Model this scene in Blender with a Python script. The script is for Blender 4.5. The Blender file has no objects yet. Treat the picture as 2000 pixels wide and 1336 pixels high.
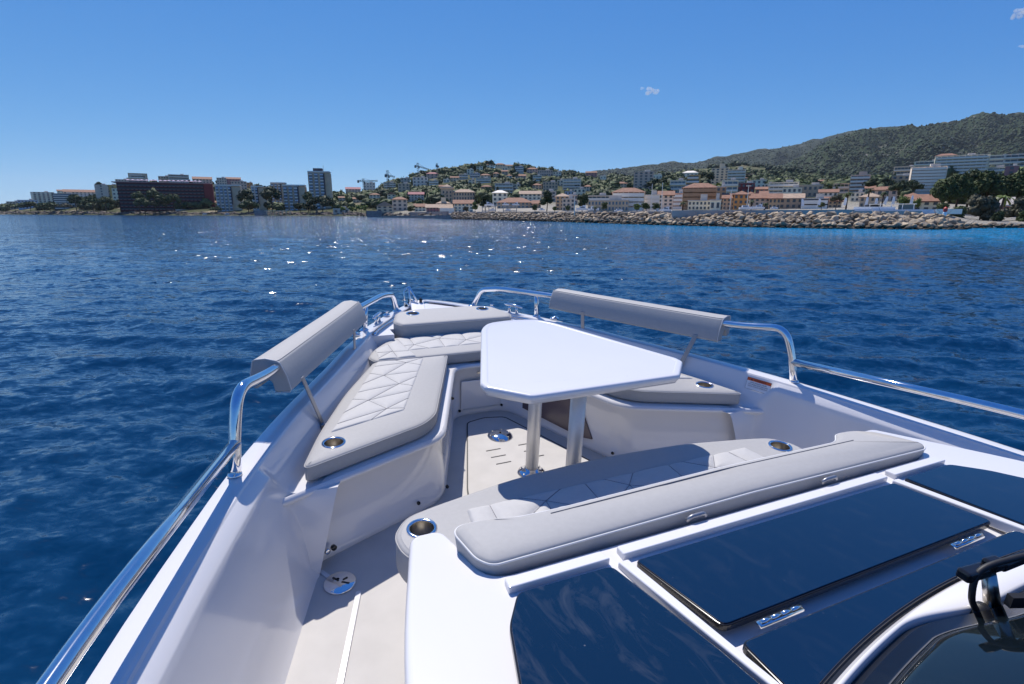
import bpy, bmesh, math, random
import numpy as np
from mathutils import Vector, Matrix

# ------------------------------------------------------------------ camera
scn = bpy.context.scene
COL = scn.collection
F_PX = 1050.0                       # focal length in pixels of the 2000 px wide photograph
HORIZON_Y = 415.0
PITCH = math.atan((668.0 - HORIZON_Y) / F_PX)
CAM_Z = 2.30
cam_d = bpy.data.cameras.new('camera')
cam_d.sensor_width = 36.0
cam_d.lens = 36.0 * F_PX / 2000.0
cam_d.clip_start = 0.02
cam_d.clip_end = 60000.0
cam = bpy.data.objects.new('camera', cam_d)
cam.location = (0, 0, CAM_Z)
cam.rotation_euler = (math.pi / 2 - PITCH, 0, 0)
COL.objects.link(cam)
scn.camera = cam

# ------------------------------------------------------------------ boat frame -> sea frame
# boat frame: x starboard, y forward, z up from the bow cockpit floor; the boat floats bow-up and heeled a little
_fb = Vector((.39249329, .86848594, -.302789)); _rb = Vector((.91542041, -.40079125, .03703835)); _ub = Vector((.0891879, .29171654, .95233764))
CAM_B = Vector((-1.10989, 0.0, 1.4688))
_fs = Vector((0, math.cos(PITCH), -math.sin(PITCH))); _rs = Vector((1, 0, 0)); _us = Vector((0, math.sin(PITCH), math.cos(PITCH)))
RB = Matrix([[_fs[i] * _fb[j] + _rs[i] * _rb[j] + _us[i] * _ub[j] for j in range(3)] for i in range(3)])
MB = Matrix.Translation(Vector((0, 0, CAM_Z)) - RB @ CAM_B) @ RB.to_4x4()

# ------------------------------------------------------------------ sun, sky, exposure
SUN_B = Vector((.015, .25, .317)).normalized()      # direction to the sun in the boat frame
SUN = (RB @ SUN_B).normalized()
sun_el = math.asin(SUN.z)
sun_az = math.atan2(SUN.x, SUN.y)                     # clockwise from +Y
SKY_GRADE = ((.52, 1.08), (.63, .66), (.82, .31))
world = bpy.data.worlds.new('World'); scn.world = world
world.use_nodes = True
wt = world.node_tree; wt.nodes.clear()
w_out = wt.nodes.new('ShaderNodeOutputWorld'); w_bg = wt.nodes.new('ShaderNodeBackground')
w_sky = wt.nodes.new('ShaderNodeTexSky')
w_sky.sky_type = 'NISHITA'; w_sky.sun_disc = False
w_sky.sun_elevation = sun_el; w_sky.sun_rotation = sun_az
w_sky.air_density = 0.5; w_sky.dust_density = 0.0; w_sky.ozone_density = 1.0; w_sky.altitude = 0.0
w_bg.inputs['Strength'].default_value = 0.10
# one colour grade for the whole sky (the photograph's deep polarised blue), the same in every direction
w_sep = wt.nodes.new('ShaderNodeSeparateColor'); w_com = wt.nodes.new('ShaderNodeCombineColor')
wt.links.new(w_sky.outputs[0], w_sep.inputs[0])
for i, (gain, gam) in enumerate(SKY_GRADE):
    a = wt.nodes.new('ShaderNodeMath'); a.operation = 'MULTIPLY'; a.inputs[1].default_value = .1
    p = wt.nodes.new('ShaderNodeMath'); p.operation = 'POWER'; p.inputs[1].default_value = gam
    c = wt.nodes.new('ShaderNodeMath'); c.operation = 'MULTIPLY'; c.inputs[1].default_value = gain * 10
    wt.links.new(w_sep.outputs[i], a.inputs[0]); wt.links.new(a.outputs[0], p.inputs[0]); wt.links.new(p.outputs[0], c.inputs[0]); wt.links.new(c.outputs[0], w_com.inputs[i])
wt.links.new(w_com.outputs[0], w_bg.inputs[0]); wt.links.new(w_bg.outputs[0], w_out.inputs[0])

sun_d = bpy.data.lights.new('sun', 'SUN'); sun_d.energy = 5.0; sun_d.angle = math.radians(0.53); sun_d.color = (1.0, .945, .875)
sun_o = bpy.data.objects.new('sun', sun_d); COL.objects.link(sun_o)
sun_o.rotation_euler = SUN.to_track_quat('Z', 'Y').to_euler()
sun_o.location = (0, 0, 60)
scn.view_settings.view_transform = 'Standard'; scn.view_settings.look = 'None'
scn.view_settings.exposure = 0.10; scn.view_settings.gamma = 1.0
scn.cycles.max_bounces = 8; scn.cycles.transparent_max_bounces = 8

# ------------------------------------------------------------------ materials
MATS = {}
def nt_of(name):
    m = bpy.data.materials.new(name); m.use_nodes = True
    nt = m.node_tree; b = nt.nodes['Principled BSDF']
    MATS[name] = m
    return m, nt, b
def mat(name, col, rough=.5, metal=0.0, spec=.5, noise=None, bump=None, coat=0.0, obj_coords=True):
    """noise=(scale, amount): colour mottling; bump=(scale, distance, strength)"""
    m, nt, b = nt_of(name)
    b.inputs['Base Color'].default_value = (*col, 1); b.inputs['Roughness'].default_value = rough
    b.inputs['Metallic'].default_value = metal; b.inputs['Specular IOR Level'].default_value = spec
    b.inputs['Coat Weight'].default_value = coat; b.inputs['Coat Roughness'].default_value = .05
    m.diffuse_color = (*col, 1)
    tc = None
    if noise or bump: tc = nt.nodes.new('ShaderNodeTexCoord')
    if noise:
        n = nt.nodes.new('ShaderNodeTexNoise'); n.inputs['Scale'].default_value = noise[0]; n.inputs['Detail'].default_value = 5
        r = nt.nodes.new('ShaderNodeMapRange'); r.inputs[1].default_value = .3; r.inputs[2].default_value = .7
        r.inputs[3].default_value = 1 - noise[1]; r.inputs[4].default_value = 1 + noise[1]
        mx = nt.nodes.new('ShaderNodeMix'); mx.data_type = 'RGBA'; mx.blend_type = 'MULTIPLY'; mx.inputs[0].default_value = 1
        mx.inputs[6].default_value = (*col, 1)
        nt.links.new(tc.outputs['Object'], n.inputs['Vector']); nt.links.new(n.outputs[0], r.inputs[0])
        nt.links.new(r.outputs[0], mx.inputs[7]); nt.links.new(mx.outputs[2], b.inputs['Base Color'])
    if bump:
        n2 = nt.nodes.new('ShaderNodeTexNoise'); n2.inputs['Scale'].default_value = bump[0]; n2.inputs['Detail'].default_value = 4
        bp = nt.nodes.new('ShaderNodeBump'); bp.inputs['Distance'].default_value = bump[1]; bp.inputs['Strength'].default_value = bump[2]
        nt.links.new(tc.outputs['Object'], n2.inputs['Vector']); nt.links.new(n2.outputs[0], bp.inputs['Height'])
        nt.links.new(bp.outputs[0], b.inputs['Normal'])
    return m

# ------------------------------------------------------------------ mesh helpers
def link(o, parent=None):
    COL.objects.link(o)
    if parent is not None: o.parent = parent
    return o
def mesh_obj(name, verts, faces, m, parent=None, smooth=False, mats=None, fmat=None):
    me = bpy.data.meshes.new(name)
    me.from_pydata([tuple(map(float, v)) for v in verts], [], faces)
    if mats:
        for k in mats: me.materials.append(k)
        if fmat is not None: me.polygons.foreach_set('material_index', fmat)
    elif m is not None: me.materials.append(m)
    if smooth: me.polygons.foreach_set('use_smooth', [True] * len(me.polygons))
    me.update()
    return link(bpy.data.objects.new(name, me), parent)
def fix_normals(o):
    bm = bmesh.new(); bm.from_mesh(o.data); bmesh.ops.recalc_face_normals(bm, faces=bm.faces); bm.to_mesh(o.data); bm.free(); o.data.update()
    return o
def bevel(o, w, seg=2, ang=40):
    md = o.modifiers.new('bevel', 'BEVEL'); md.width = w; md.segments = seg; md.limit_method = 'ANGLE'; md.angle_limit = math.radians(ang)
    md.harden_normals = False
    return o
def wnormals(o):
    o.data.polygons.foreach_set('use_smooth', [True] * len(o.data.polygons))
    md = o.modifiers.new('wn', 'WEIGHTED_NORMAL'); md.keep_sharp = False; md.weight = 80
    return o
class MB_:
    """collects simple shapes into one mesh"""
    def __init__(s): s.v = []; s.f = []; s.m = []
    def add(s, v, f, mi=0):
        k = len(s.v); s.v += [tuple(p) for p in v]; s.f += [tuple(i + k for i in q) for q in f]; s.m += [mi] * len(f)
    def box(s, c, d, mi=0, rz=0.0, rot=None):
        hx, hy, hz = d[0] / 2, d[1] / 2, d[2] / 2
        P = [Vector((sx * hx, sy * hy, sz * hz)) for sz in (-1, 1) for sy in (-1, 1) for sx in (-1, 1)]
        R = rot if rot is not None else Matrix.Rotation(rz, 3, 'Z')
        s.add([Vector(c) + R @ p for p in P], [(0, 2, 3, 1), (4, 5, 7, 6), (0, 1, 5, 4), (2, 6, 7, 3), (0, 4, 6, 2), (1, 3, 7, 5)], mi)
    def prism(s, pts, z0, z1, mi=0):
        n = len(pts); a = sum(pts[i][0] * pts[(i + 1) % n][1] - pts[(i + 1) % n][0] * pts[i][1] for i in range(n))
        if a < 0: pts = pts[::-1]
        f0 = z0 if callable(z0) else (lambda x, y: z0); f1 = z1 if callable(z1) else (lambda x, y: z1)
        V = [(p[0], p[1], f0(p[0], p[1])) for p in pts] + [(p[0], p[1], f1(p[0], p[1])) for p in pts]
        s.add(V, [tuple(range(n))[::-1], tuple(range(n, 2 * n))] + [(i, (i + 1) % n, n + (i + 1) % n, n + i) for i in range(n)], mi)
    def tube(s, path, r, n=12, mi=0, caps=True, closed=False):
        P = [Vector(p) for p in path]; L = len(P); rings = []
        rr = r if hasattr(r, '__len__') else [r] * L
        ref = None
        for i in range(L):
            if closed: t = (P[(i + 1) % L] - P[i - 1]).normalized()
            else: t = (P[min(i + 1, L - 1)] - P[max(i - 1, 0)]).normalized()
            if ref is None:
                ref = t.orthogonal().normalized()
            ref = (ref - t * ref.dot(t)).normalized(); b = t.cross(ref)
            rings.append([P[i] + (ref * math.cos(2 * math.pi * k / n) + b * math.sin(2 * math.pi * k / n)) * rr[i] for k in range(n)])
        V = [v for q in rings for v in q]; Fc = []
        M = L if closed else L - 1
        for i in range(M):
            j = (i + 1) % L
            for k in range(n): Fc.append((i * n + k, i * n + (k + 1) % n, j * n + (k + 1) % n, j * n + k))
        if caps and not closed: Fc += [tuple(range(n))[::-1], tuple(range((L - 1) * n, L * n))]
        s.add(V, Fc, mi)
    def lathe(s, c, prof, n=24, mi=0, axis=None, caps=True):
        """prof: list of (radius, z)"""
        R = Matrix.Identity(3) if axis is None else Vector((0, 0, 1)).rotation_difference(Vector(axis)).to_matrix()
        V = []; Fc = []
        for r, z in prof:
            for k in range(n): V.append(Vector(c) + R @ Vector((r * math.cos(2 * math.pi * k / n), r * math.sin(2 * math.pi * k / n), z)))
        for i in range(len(prof) - 1):
            for k in range(n): Fc.append((i * n + k, i * n + (k + 1) % n, (i + 1) * n + (k + 1) % n, (i + 1) * n + k))
        if caps and prof[0][0] > 1e-6: Fc.append(tuple(range(n))[::-1])
        if caps and prof[-1][0] > 1e-6: Fc.append(tuple(range((len(prof) - 1) * n, len(prof) * n)))
        s.add(V, Fc, mi)
    def build(s, name, m, parent=None, smooth=False, off=(0, 0, 0)):
        o = Vector(off)
        return mesh_obj(name, [Vector(v) - o for v in s.v], s.f, None if isinstance(m, (list, tuple)) else m, parent, smooth,
                        mats=m if isinstance(m, (list, tuple)) else None, fmat=s.m if isinstance(m, (list, tuple)) else None)
def tag(o, label=None, cat=None, group=None, kind=None):
    if label: o['label'] = label
    if cat: o['category'] = cat
    if group: o['group'] = group
    if kind: o['kind'] = kind
    return o
def empty(name, loc=(0, 0, 0), mw=None):
    o = bpy.data.objects.new(name, None); o.empty_display_size = .1; COL.objects.link(o)
    if mw is not None: o.matrix_world = mw
    else: o.location = loc
    return o
def smooth_path(pts, n=8, closed=False):
    """Catmull-Rom through pts"""
    P = [Vector(p) for p in pts]; L = len(P); out = []
    rng = range(L if closed else L - 1)
    for i in rng:
        if closed: p0, p1, p2, p3 = P[i - 1], P[i], P[(i + 1) % L], P[(i + 2) % L]
        else: p0, p1, p2, p3 = P[max(i - 1, 0)], P[i], P[i + 1], P[min(i + 2, L - 1)]
        for k in range(n):
            t = k / n
            out.append(.5 * ((2 * p1) + (-p0 + p2) * t + (2 * p0 - 5 * p1 + 4 * p2 - p3) * t * t + (-p0 + 3 * p1 - 3 * p2 + p3) * t ** 3))
    if not closed: out.append(P[-1])
    return out
def bend_path(pts, r, n=6):
    """polyline with rounded corners of radius ~r"""
    P = [Vector(p) for p in pts]; out = [P[0]]
    for i in range(1, len(P) - 1):
        a = (P[i - 1] - P[i]); b = (P[i + 1] - P[i]); ra = min(r, a.length * .48, b.length * .48) if not hasattr(r, '__len__') else min(r[i], a.length * .48, b.length * .48)
        A = P[i] + a.normalized() * ra; B = P[i] + b.normalized() * ra
        for k in range(n + 1):
            t = k / n; out.append(A * (1 - t) ** 2 + P[i] * 2 * t * (1 - t) + B * t * t)
    out.append(P[-1]); return out
def fillet2(pts, r, n=5):
    out = []; L = len(pts)
    for i in range(L):
        p = Vector(pts[i][:2]); a = Vector(pts[i - 1][:2]) - p; b = Vector(pts[(i + 1) % L][:2]) - p
        rr = r[i] if hasattr(r, '__len__') else r
        ra = min(rr, a.length * .45, b.length * .45)
        if ra < 1e-4: out.append(p); continue
        A = p + a.normalized() * ra; B = p + b.normalized() * ra
        for k in range(n + 1):
            t = k / n; out.append(A * (1 - t) ** 2 + p * 2 * t * (1 - t) + B * t * t)
    return out
def resample2(pts, step):
    out = []; L = len(pts)
    for i in range(L):
        a = Vector(pts[i]); b = Vector(pts[(i + 1) % L]); k = max(1, int((b - a).length / step))
        for j in range(k): out.append(a.lerp(b, j / k))
    return out
def inset2(pts, d):
    L = len(pts); out = []
    for i in range(L):
        p = pts[i]; t1 = (p - pts[i - 1]); t2 = (pts[(i + 1) % L] - p)
        if t1.length < 1e-9: t1 = t2
        if t2.length < 1e-9: t2 = t1
        n1 = Vector((-t1.y, t1.x)).normalized(); n2 = Vector((-t2.y, t2.x)).normalized()
        n = (n1 + n2)
        if n.length < 1e-6: n = n1
        n.normalize(); c = max(.5, n.dot(n1)); out.append(p + n * (d / c))
    return out

def crisp(o, ang=28):
    o.data.polygons.foreach_set('use_smooth', [True] * len(o.data.polygons)); o.data.set_sharp_from_angle(angle=math.radians(ang)); return o

# ================================================================== sea
def make_sea():
    rnd = np.random.RandomState(7)
    r = np.concatenate([np.geomspace(.6, 420, 640), np.geomspace(430, 9000, 50)])
    a1 = np.radians(np.linspace(-56, 56, 620)); a2 = np.radians(np.linspace(56, 304, 60))[1:-1]
    a = np.concatenate([a1, a2]); nr, na = len(r), len(a)
    Rr, Aa = np.meshgrid(r, a, indexing='ij')
    X = Rr * np.sin(Aa); Y = Rr * np.cos(Aa)
    sp = np.gradient(r)[:, None]; sp = np.maximum(sp, Rr * np.where(np.abs(Aa) < 1.0, .0032, .07))
    Z = np.zeros_like(X); DX = np.zeros_like(X); DY = np.zeros_like(X)
    wind = math.radians(200)
    for k in range(90):
        lam = .32 * (7.5 / .32) ** (k / 89.0) * rnd.uniform(.9, 1.1)
        th = wind + rnd.normal(0, .55); kx, ky = math.sin(th) * 2 * math.pi / lam, math.cos(th) * 2 * math.pi / lam
        amp = .0062 * lam ** (.95 if lam < 1.6 else .45) * rnd.uniform(.5, 1.3) * (1.0 if lam < 1.6 else .5)
        fade = np.clip((lam / sp - 2.5) / 2.5, 0, 1); ph = rnd.uniform(0, 6.28)
        p = kx * X + ky * Y + ph
        Z += amp * fade * np.sin(p); c = amp * fade * np.cos(p) * .8
        DX += c * math.sin(th); DY += c * math.cos(th)
    patch = .75 + .35 * np.sin(X * .11 + 1.3 * np.sin(Y * .07)) * np.sin(Y * .09 + .8)
    Z *= patch; X = X + DX; Y = Y + DY
    V = np.stack([X, Y, Z], -1).reshape(-1, 3).astype(np.float32)
    V = np.concatenate([V, np.array([[0, 0, 0]], np.float32)])
    i = np.arange(nr - 1)[:, None]; j = np.arange(na)[None, :]; jn = (j + 1) % na
    q = np.stack([i * na + j, (i + 1) * na + j, (i + 1) * na + jn, i * na + jn], -1).reshape(-1, 4)
    q = q[:, ::-1]
    tri = np.stack([np.full(na, nr * na), np.arange(na), (np.arange(na) + 1) % na], -1)[:, ::-1]
    me = bpy.data.meshes.new('sea'); me.vertices.add(len(V)); me.vertices.foreach_set('co', V.ravel())
    nl = q.size + tri.size; me.loops.add(nl); me.loops.foreach_set('vertex_index', np.concatenate([q.ravel(), tri.ravel()]).astype(np.int32))
    me.polygons.add(len(q) + len(tri))
    ls = np.concatenate([np.arange(len(q)) * 4, q.size + np.arange(len(tri)) * 3]).astype(np.int32)
    me.polygons.foreach_set('loop_start', ls)
    me.polygons.foreach_set('use_smooth', np.ones(len(ls), bool))
    me.update(calc_edges=True); me.validate()
    m, nt, b = nt_of('sea_water')
    L = nt.links.new
    b.inputs['Roughness'].default_value = .09; b.inputs['IOR'].default_value = 1.333; b.inputs['Specular IOR Level'].default_value = .40
    geo = nt.nodes.new('ShaderNodeNewGeometry')
    # deep blue water body; turquoise over the pale shallows beside the breakwater
    sepx = nt.nodes.new('ShaderNodeSeparateXYZ'); L(geo.outputs['Position'], sepx.inputs[0])
    def math_(op, a, bb, c=None):
        n = nt.nodes.new('ShaderNodeMath'); n.operation = op
        for i_, v in enumerate((a, bb, c)):
            if v is None: continue
            if isinstance(v, (int, float)): n.inputs[i_].default_value = v
            else: L(v, n.inputs[i_])
        return n.outputs[0]
    # distance from the shoreline line x*nx+y*ny=c
    dsh = math_('ADD', math_('MULTIPLY', sepx.outputs[0], .55), math_('MULTIPLY', sepx.outputs[1], .835))
    nz = nt.nodes.new('ShaderNodeTexNoise'); nz.inputs['Scale'].default_value = .035; nz.inputs['Detail'].default_value = 3; L(geo.outputs['Position'], nz.inputs['Vector'])
    dsh = math_('ADD', dsh, math_('MULTIPLY', nz.outputs[0], 26))
    mr = nt.nodes.new('ShaderNodeMapRange'); mr.interpolation_type = 'SMOOTHSTEP'
    mr.inputs[1].default_value = 46; mr.inputs[2].default_value = 96; L(dsh, mr.inputs[0])
    mxr = nt.nodes.new('ShaderNodeMapRange'); mxr.interpolation_type = 'SMOOTHSTEP'; mxr.inputs[1].default_value = -10; mxr.inputs[2].default_value = 45; L(sepx.outputs[0], mxr.inputs[0])
    f = math_('MULTIPLY', mr.outputs[0], mxr.outputs[0])
    mx = nt.nodes.new('ShaderNodeMix'); mx.data_type = 'RGBA'
    mx.inputs[6].default_value = (.001, .025, .074, 1); mx.inputs[7].default_value = (.006, .23, .46, 1)
    L(f, mx.inputs[0]); L(mx.outputs[2], b.inputs['Base Color'])
    # ripples: each facet tilts the normal by its own slope, whatever the distance
    def rip(scale, stretch, detail, amt):
        mp = nt.nodes.new('ShaderNodeMapping'); mp.inputs['Scale'].default_value = (scale, scale * stretch, scale); mp.inputs['Rotation'].default_value = (0, 0, .3)
        L(geo.outputs['Position'], mp.inputs[0])
        n = nt.nodes.new('ShaderNodeTexNoise'); n.inputs['Detail'].default_value = detail; n.inputs['Roughness'].default_value = .6; n.inputs['Distortion'].default_value = .5
        n.inputs['Scale'].default_value = 1.0; L(mp.outputs[0], n.inputs['Vector'])
        v = nt.nodes.new('ShaderNodeVectorMath'); v.operation = 'SUBTRACT'; v.inputs[1].default_value = (.5, .5, .5); L(n.outputs['Color'], v.inputs[0])
        w = nt.nodes.new('ShaderNodeVectorMath'); w.operation = 'MULTIPLY'; w.inputs[1].default_value = (amt, amt, 0); L(v.outputs[0], w.inputs[0]); return w.outputs[0]
    def vadd(a, bb):
        v = nt.nodes.new('ShaderNodeVectorMath'); v.operation = 'ADD'; L(a, v.inputs[0]); L(bb, v.inputs[1]); return v.outputs[0]
    tot = vadd(vadd(geo.outputs['Normal'], rip(.40, 2.0, 2, .22)), vadd(rip(1.6, 1.8, 3, .58), rip(6.0, 1.5, 3, .78)))
    # steep little wavelets: a few facets lean far enough to flash the sun
    mp = nt.nodes.new('ShaderNodeMapping'); mp.inputs['Scale'].default_value = (4.4, 6.5, 1); L(geo.outputs['Position'], mp.inputs[0])
    vo = nt.nodes.new('ShaderNodeTexVoronoi'); vo.voronoi_dimensions = '2D'; vo.inputs['Scale'].default_value = 1.0; L(mp.outputs[0], vo.inputs['Vector'])
    sc_ = nt.nodes.new('ShaderNodeSeparateColor'); L(vo.outputs['Color'], sc_.inputs[0])
    ln_ = nt.nodes.new('ShaderNodeVectorMath'); ln_.operation = 'LENGTH'; L(geo.outputs['Position'], ln_.inputs[0])
    fr_ = nt.nodes.new('ShaderNodeMapRange'); fr_.inputs[1].default_value = 14; fr_.inputs[2].default_value = 90; fr_.inputs[3].default_value = .9995; fr_.inputs[4].default_value = .45; L(ln_.outputs['Value'], fr_.inputs[0])
    sel = math_('GREATER_THAN', sc_.outputs[0], fr_.outputs[0])
    cx = nt.nodes.new('ShaderNodeCombineXYZ'); L(math_('MULTIPLY', math_('MULTIPLY', math_('SUBTRACT', sc_.outputs[1], .5), .60), sel), cx.inputs[0]); L(math_('MULTIPLY', math_('MULTIPLY', math_('SUBTRACT', sc_.outputs[2], .5), 1.3), sel), cx.inputs[1])
    tot = vadd(tot, cx.outputs[0])
    nm = nt.nodes.new('ShaderNodeVectorMath'); nm.operation = 'NORMALIZE'; L(tot, nm.inputs[0]); L(nm.outputs[0], b.inputs['Normal'])
    me.materials.append(m)
    o = bpy.data.objects.new('sea', me); COL.objects.link(o); o['kind'] = 'structure'
    return o
make_sea()

# ================================================================== coast (sea frame; Y = distance straight ahead in metres)
_cp, _sp = math.cos(PITCH), math.sin(PITCH)
def at(px, py, Y):
    r = (px - 1000) / F_PX; d = (py - 668) / F_PX
    fw = _cp - d * _sp; up = -_sp - d * _cp
    return Vector((r / fw * Y, Y, CAM_Z + up / fw * Y))
def px_of(X, Y): # column of a point at about horizon height
    return 1000 + X / Y * (F_PX / _cp)
PROF = [  # (column, [(distance, row of the ground surface)])
 (-600, [(800, 417), (860, 413), (1300, 411), (2600, 413)]),
 (0, [(690, 417), (740, 413), (1000, 409), (1300, 411), (2600, 413)]),
 (100, [(600, 417), (640, 412), (760, 399), (1000, 395), (2600, 408)]),
 (200, [(500, 417.5), (540, 413), (640, 397), (760, 381), (1000, 373), (2600, 400)]),
 (270, [(470, 418), (500, 415), (560, 405), (700, 371), (800, 361), (1000, 362), (2600, 395)]),
 (350, [(450, 418), (480, 415), (540, 405), (700, 371), (820, 358), (1000, 361), (2600, 395)]),
 (420, [(430, 418.5), (450, 416), (520, 405), (700, 373), (850, 359), (1000, 362), (2600, 395)]),
 (520, [(410, 419), (430, 416), (480, 408), (640, 382), (850, 371), (1000, 374), (2600, 398)]),
 (620, [(390, 419), (410, 415), (450, 410), (640, 393), (850, 386), (1000, 388), (2600, 400)]),
 (700, [(350, 419.5), (370, 415), (420, 408), (560, 387), (700, 379), (1000, 390), (2600, 400)]),
 (760, [(290, 420), (310, 416), (360, 408), (560, 381), (700, 364), (1000, 380), (2600, 398)]),
 (830, [(230, 420), (250, 416), (330, 408), (560, 370), (720, 347), (1000, 365), (2600, 395)]),
 (900, [(195, 419), (215, 416), (330, 402), (560, 360), (740, 336), (1000, 355), (2600, 390)]),
 (960, [(168, 417), (188, 415), (300, 404), (560, 355), (740, 327), (1000, 350), (2600, 390)]),
 (1050, [(146, 416), (166, 415), (300, 403), (560, 356), (740, 337), (1000, 358), (2600, 380)]),
 (1150, [(126, 415), (146, 414.5), (280, 407), (520, 370), (800, 350), (1000, 356), (2600, 370)]),
 (1250, [(108, 414.5), (129, 414), (260, 407), (450, 368), (900, 349), (1200, 352), (2600, 360)]),
 (1350, [(99, 414), (119, 413.5), (250, 407), (420, 368), (900, 338), (1200, 332), (2600, 350)]),
 (1450, [(92, 414), (112, 413), (230, 406), (400, 370), (900, 335), (1200, 321), (2600, 340)]),
 (1550, [(88, 414), (108, 413), (220, 405), (400, 376), (900, 342), (1300, 327), (2600, 330)]),
 (1650, [(86, 415), (104, 413), (200, 404), (380, 374), (900, 352), (1300, 345), (2600, 330)]),
 (1750, [(84, 417), (102, 414), (180, 406), (380, 364), (700, 350), (1300, 345), (2600, 330)]),
 (1850, [(83, 420), (99, 416), (180, 402), (400, 348), (700, 335), (1300, 335), (2600, 320)]),
 (1915, [(86, 436), (96, 430), (140, 415), (300, 362), (500, 338), (1300, 330), (2600, 315)]),
 (2000, [(88, 435), (98, 429), (140, 413), (300, 353), (500, 323), (1300, 318), (2600, 305)]),
 (2700, [(90, 436), (100, 428), (140, 412), (300, 350), (500, 318), (1300, 310), (2600, 300)])]
PROF = [(p, [(y + (10 if 890 < p < 1880 and k < 2 else 0), r) for k, (y, r) in enumerate(L)]) for p, L in PROF]
_pc = [p for p, _ in PROF]
def _col(i, Y):
    L = PROF[i][1]; ys_ = [q[0] for q in L]; return ys_, [q[1] for q in L]
def ground_row(px, Y):
    px = min(max(px, _pc[0]), _pc[-1] - .01); i = max(0, int(np.searchsorted(_pc, px, side='right')) - 1); t = (px - _pc[i]) / (_pc[i + 1] - _pc[i])
    s0, s1 = PROF[i][1][0][0], PROF[i + 1][1][0][0]; sh = s0 * (1 - t) + s1 * t
    v = []
    for k, s in ((i, s0), (i + 1, s1)):
        a, b = _col(k, Y); f = max(0.0, 1 - (Y - sh) / 120.0) if Y > sh else 1.0
        v.append(float(np.interp(Y - (sh - s) * f, a, b)))
    return v[0] * (1 - t) + v[1] * t
def shore(px):
    return float(np.interp(px, _pc, [L[0][0] for _, L in PROF]))
def dist_for(px, py):
    """distance at which the ground shows at that row"""
    Y = shore(px) + 2; best = Y
    while Y < 1200:
        if ground_row(px, Y) <= py: return Y
        Y *= 1.012
    return 900.0
def ground_z(X, Y):
    px = px_of(X, Y); return at(px, ground_row(px, Y), Y).z

# --- ground materials
def veg_ground(name, c1, c2, c3, s1, rock, pave=False):
    m, nt, b = nt_of(name); L = nt.links.new
    b.inputs['Roughness'].default_value = .95; b.inputs['Specular IOR Level'].default_value = .1
    g = nt.nodes.new('ShaderNodeNewGeometry')
    n = nt.nodes.new('ShaderNodeTexNoise'); n.inputs['Scale'].default_value = s1; n.inputs['Detail'].default_value = 8; n.inputs['Roughness'].default_value = .7; L(g.outputs['Position'], n.inputs['Vector'])
    r = nt.nodes.new('ShaderNodeValToRGB'); r.color_ramp.elements[0].position = .35; r.color_ramp.elements[1].position = .68
    r.color_ramp.elements[0].color = (*c1, 1); r.color_ramp.elements[1].color = (*c2, 1); L(n.outputs[0], r.inputs[0])
    n2 = nt.nodes.new('ShaderNodeTexNoise'); n2.inputs['Scale'].default_value = s1 * .22; n2.inputs['Detail'].default_value = 10; n2.inputs['Roughness'].default_value = .72; L(g.outputs['Position'], n2.inputs['Vector'])
    mr = nt.nodes.new('ShaderNodeMapRange'); mr.inputs[1].default_value = rock; mr.inputs[2].default_value = rock + .07; L(n2.outputs[0], mr.inputs[0])
    mx = nt.nodes.new('ShaderNodeMix'); mx.data_type = 'RGBA'; L(mr.outputs[0], mx.inputs[0]); L(r.outputs[0], mx.inputs[6]); mx.inputs[7].default_value = (*c3, 1)
    if pave:   # paved quay and streets on the low ground, made pale to bounce light
        sp_ = nt.nodes.new('ShaderNodeSeparateXYZ'); L(g.outputs['Position'], sp_.inputs[0]); pr = nt.nodes.new('ShaderNodeMapRange'); pr.inputs[1].default_value = 4; pr.inputs[2].default_value = 12; pr.inputs[3].default_value = .85; pr.inputs[4].default_value = 0; L(sp_.outputs[2], pr.inputs[0])
        px_r = nt.nodes.new('ShaderNodeMapRange'); px_r.inputs[1].default_value = -90; px_r.inputs[2].default_value = -35; L(sp_.outputs[0], px_r.inputs[0]); pm2 = nt.nodes.new('ShaderNodeMath'); pm2.operation = 'MULTIPLY'; L(px_r.outputs[0], pm2.inputs[0]); L(pr.outputs[0], pm2.inputs[1]); pr = pm2
        m2 = nt.nodes.new('ShaderNodeMix'); m2.data_type = 'RGBA'; L(pr.outputs[0], m2.inputs[0]); L(mx.outputs[2], m2.inputs[6]); m2.inputs[7].default_value = (.46, .42, .36, 1); L(m2.outputs[2], b.inputs['Base Color'])
    else: L(mx.outputs[2], b.inputs['Base Color'])
    bp = nt.nodes.new('ShaderNodeBump'); bp.inputs['Strength'].default_value = 1; bp.inputs['Distance'].default_value = 1.2 / s1 * .35; L(n.outputs[0], bp.inputs['Height']); L(bp.outputs[0], b.inputs['Normal'])
    return m
m_ground = veg_ground('coast_ground', (.045, .058, .022), (.12, .12, .06), (.30, .25, .17), .12, .54, True)
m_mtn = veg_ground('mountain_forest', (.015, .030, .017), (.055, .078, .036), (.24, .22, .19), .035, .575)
m_mtn_far = veg_ground('far_mountain_forest', (.020, .034, .028), (.060, .075, .052), (.14, .135, .12), .02, .60)

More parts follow.
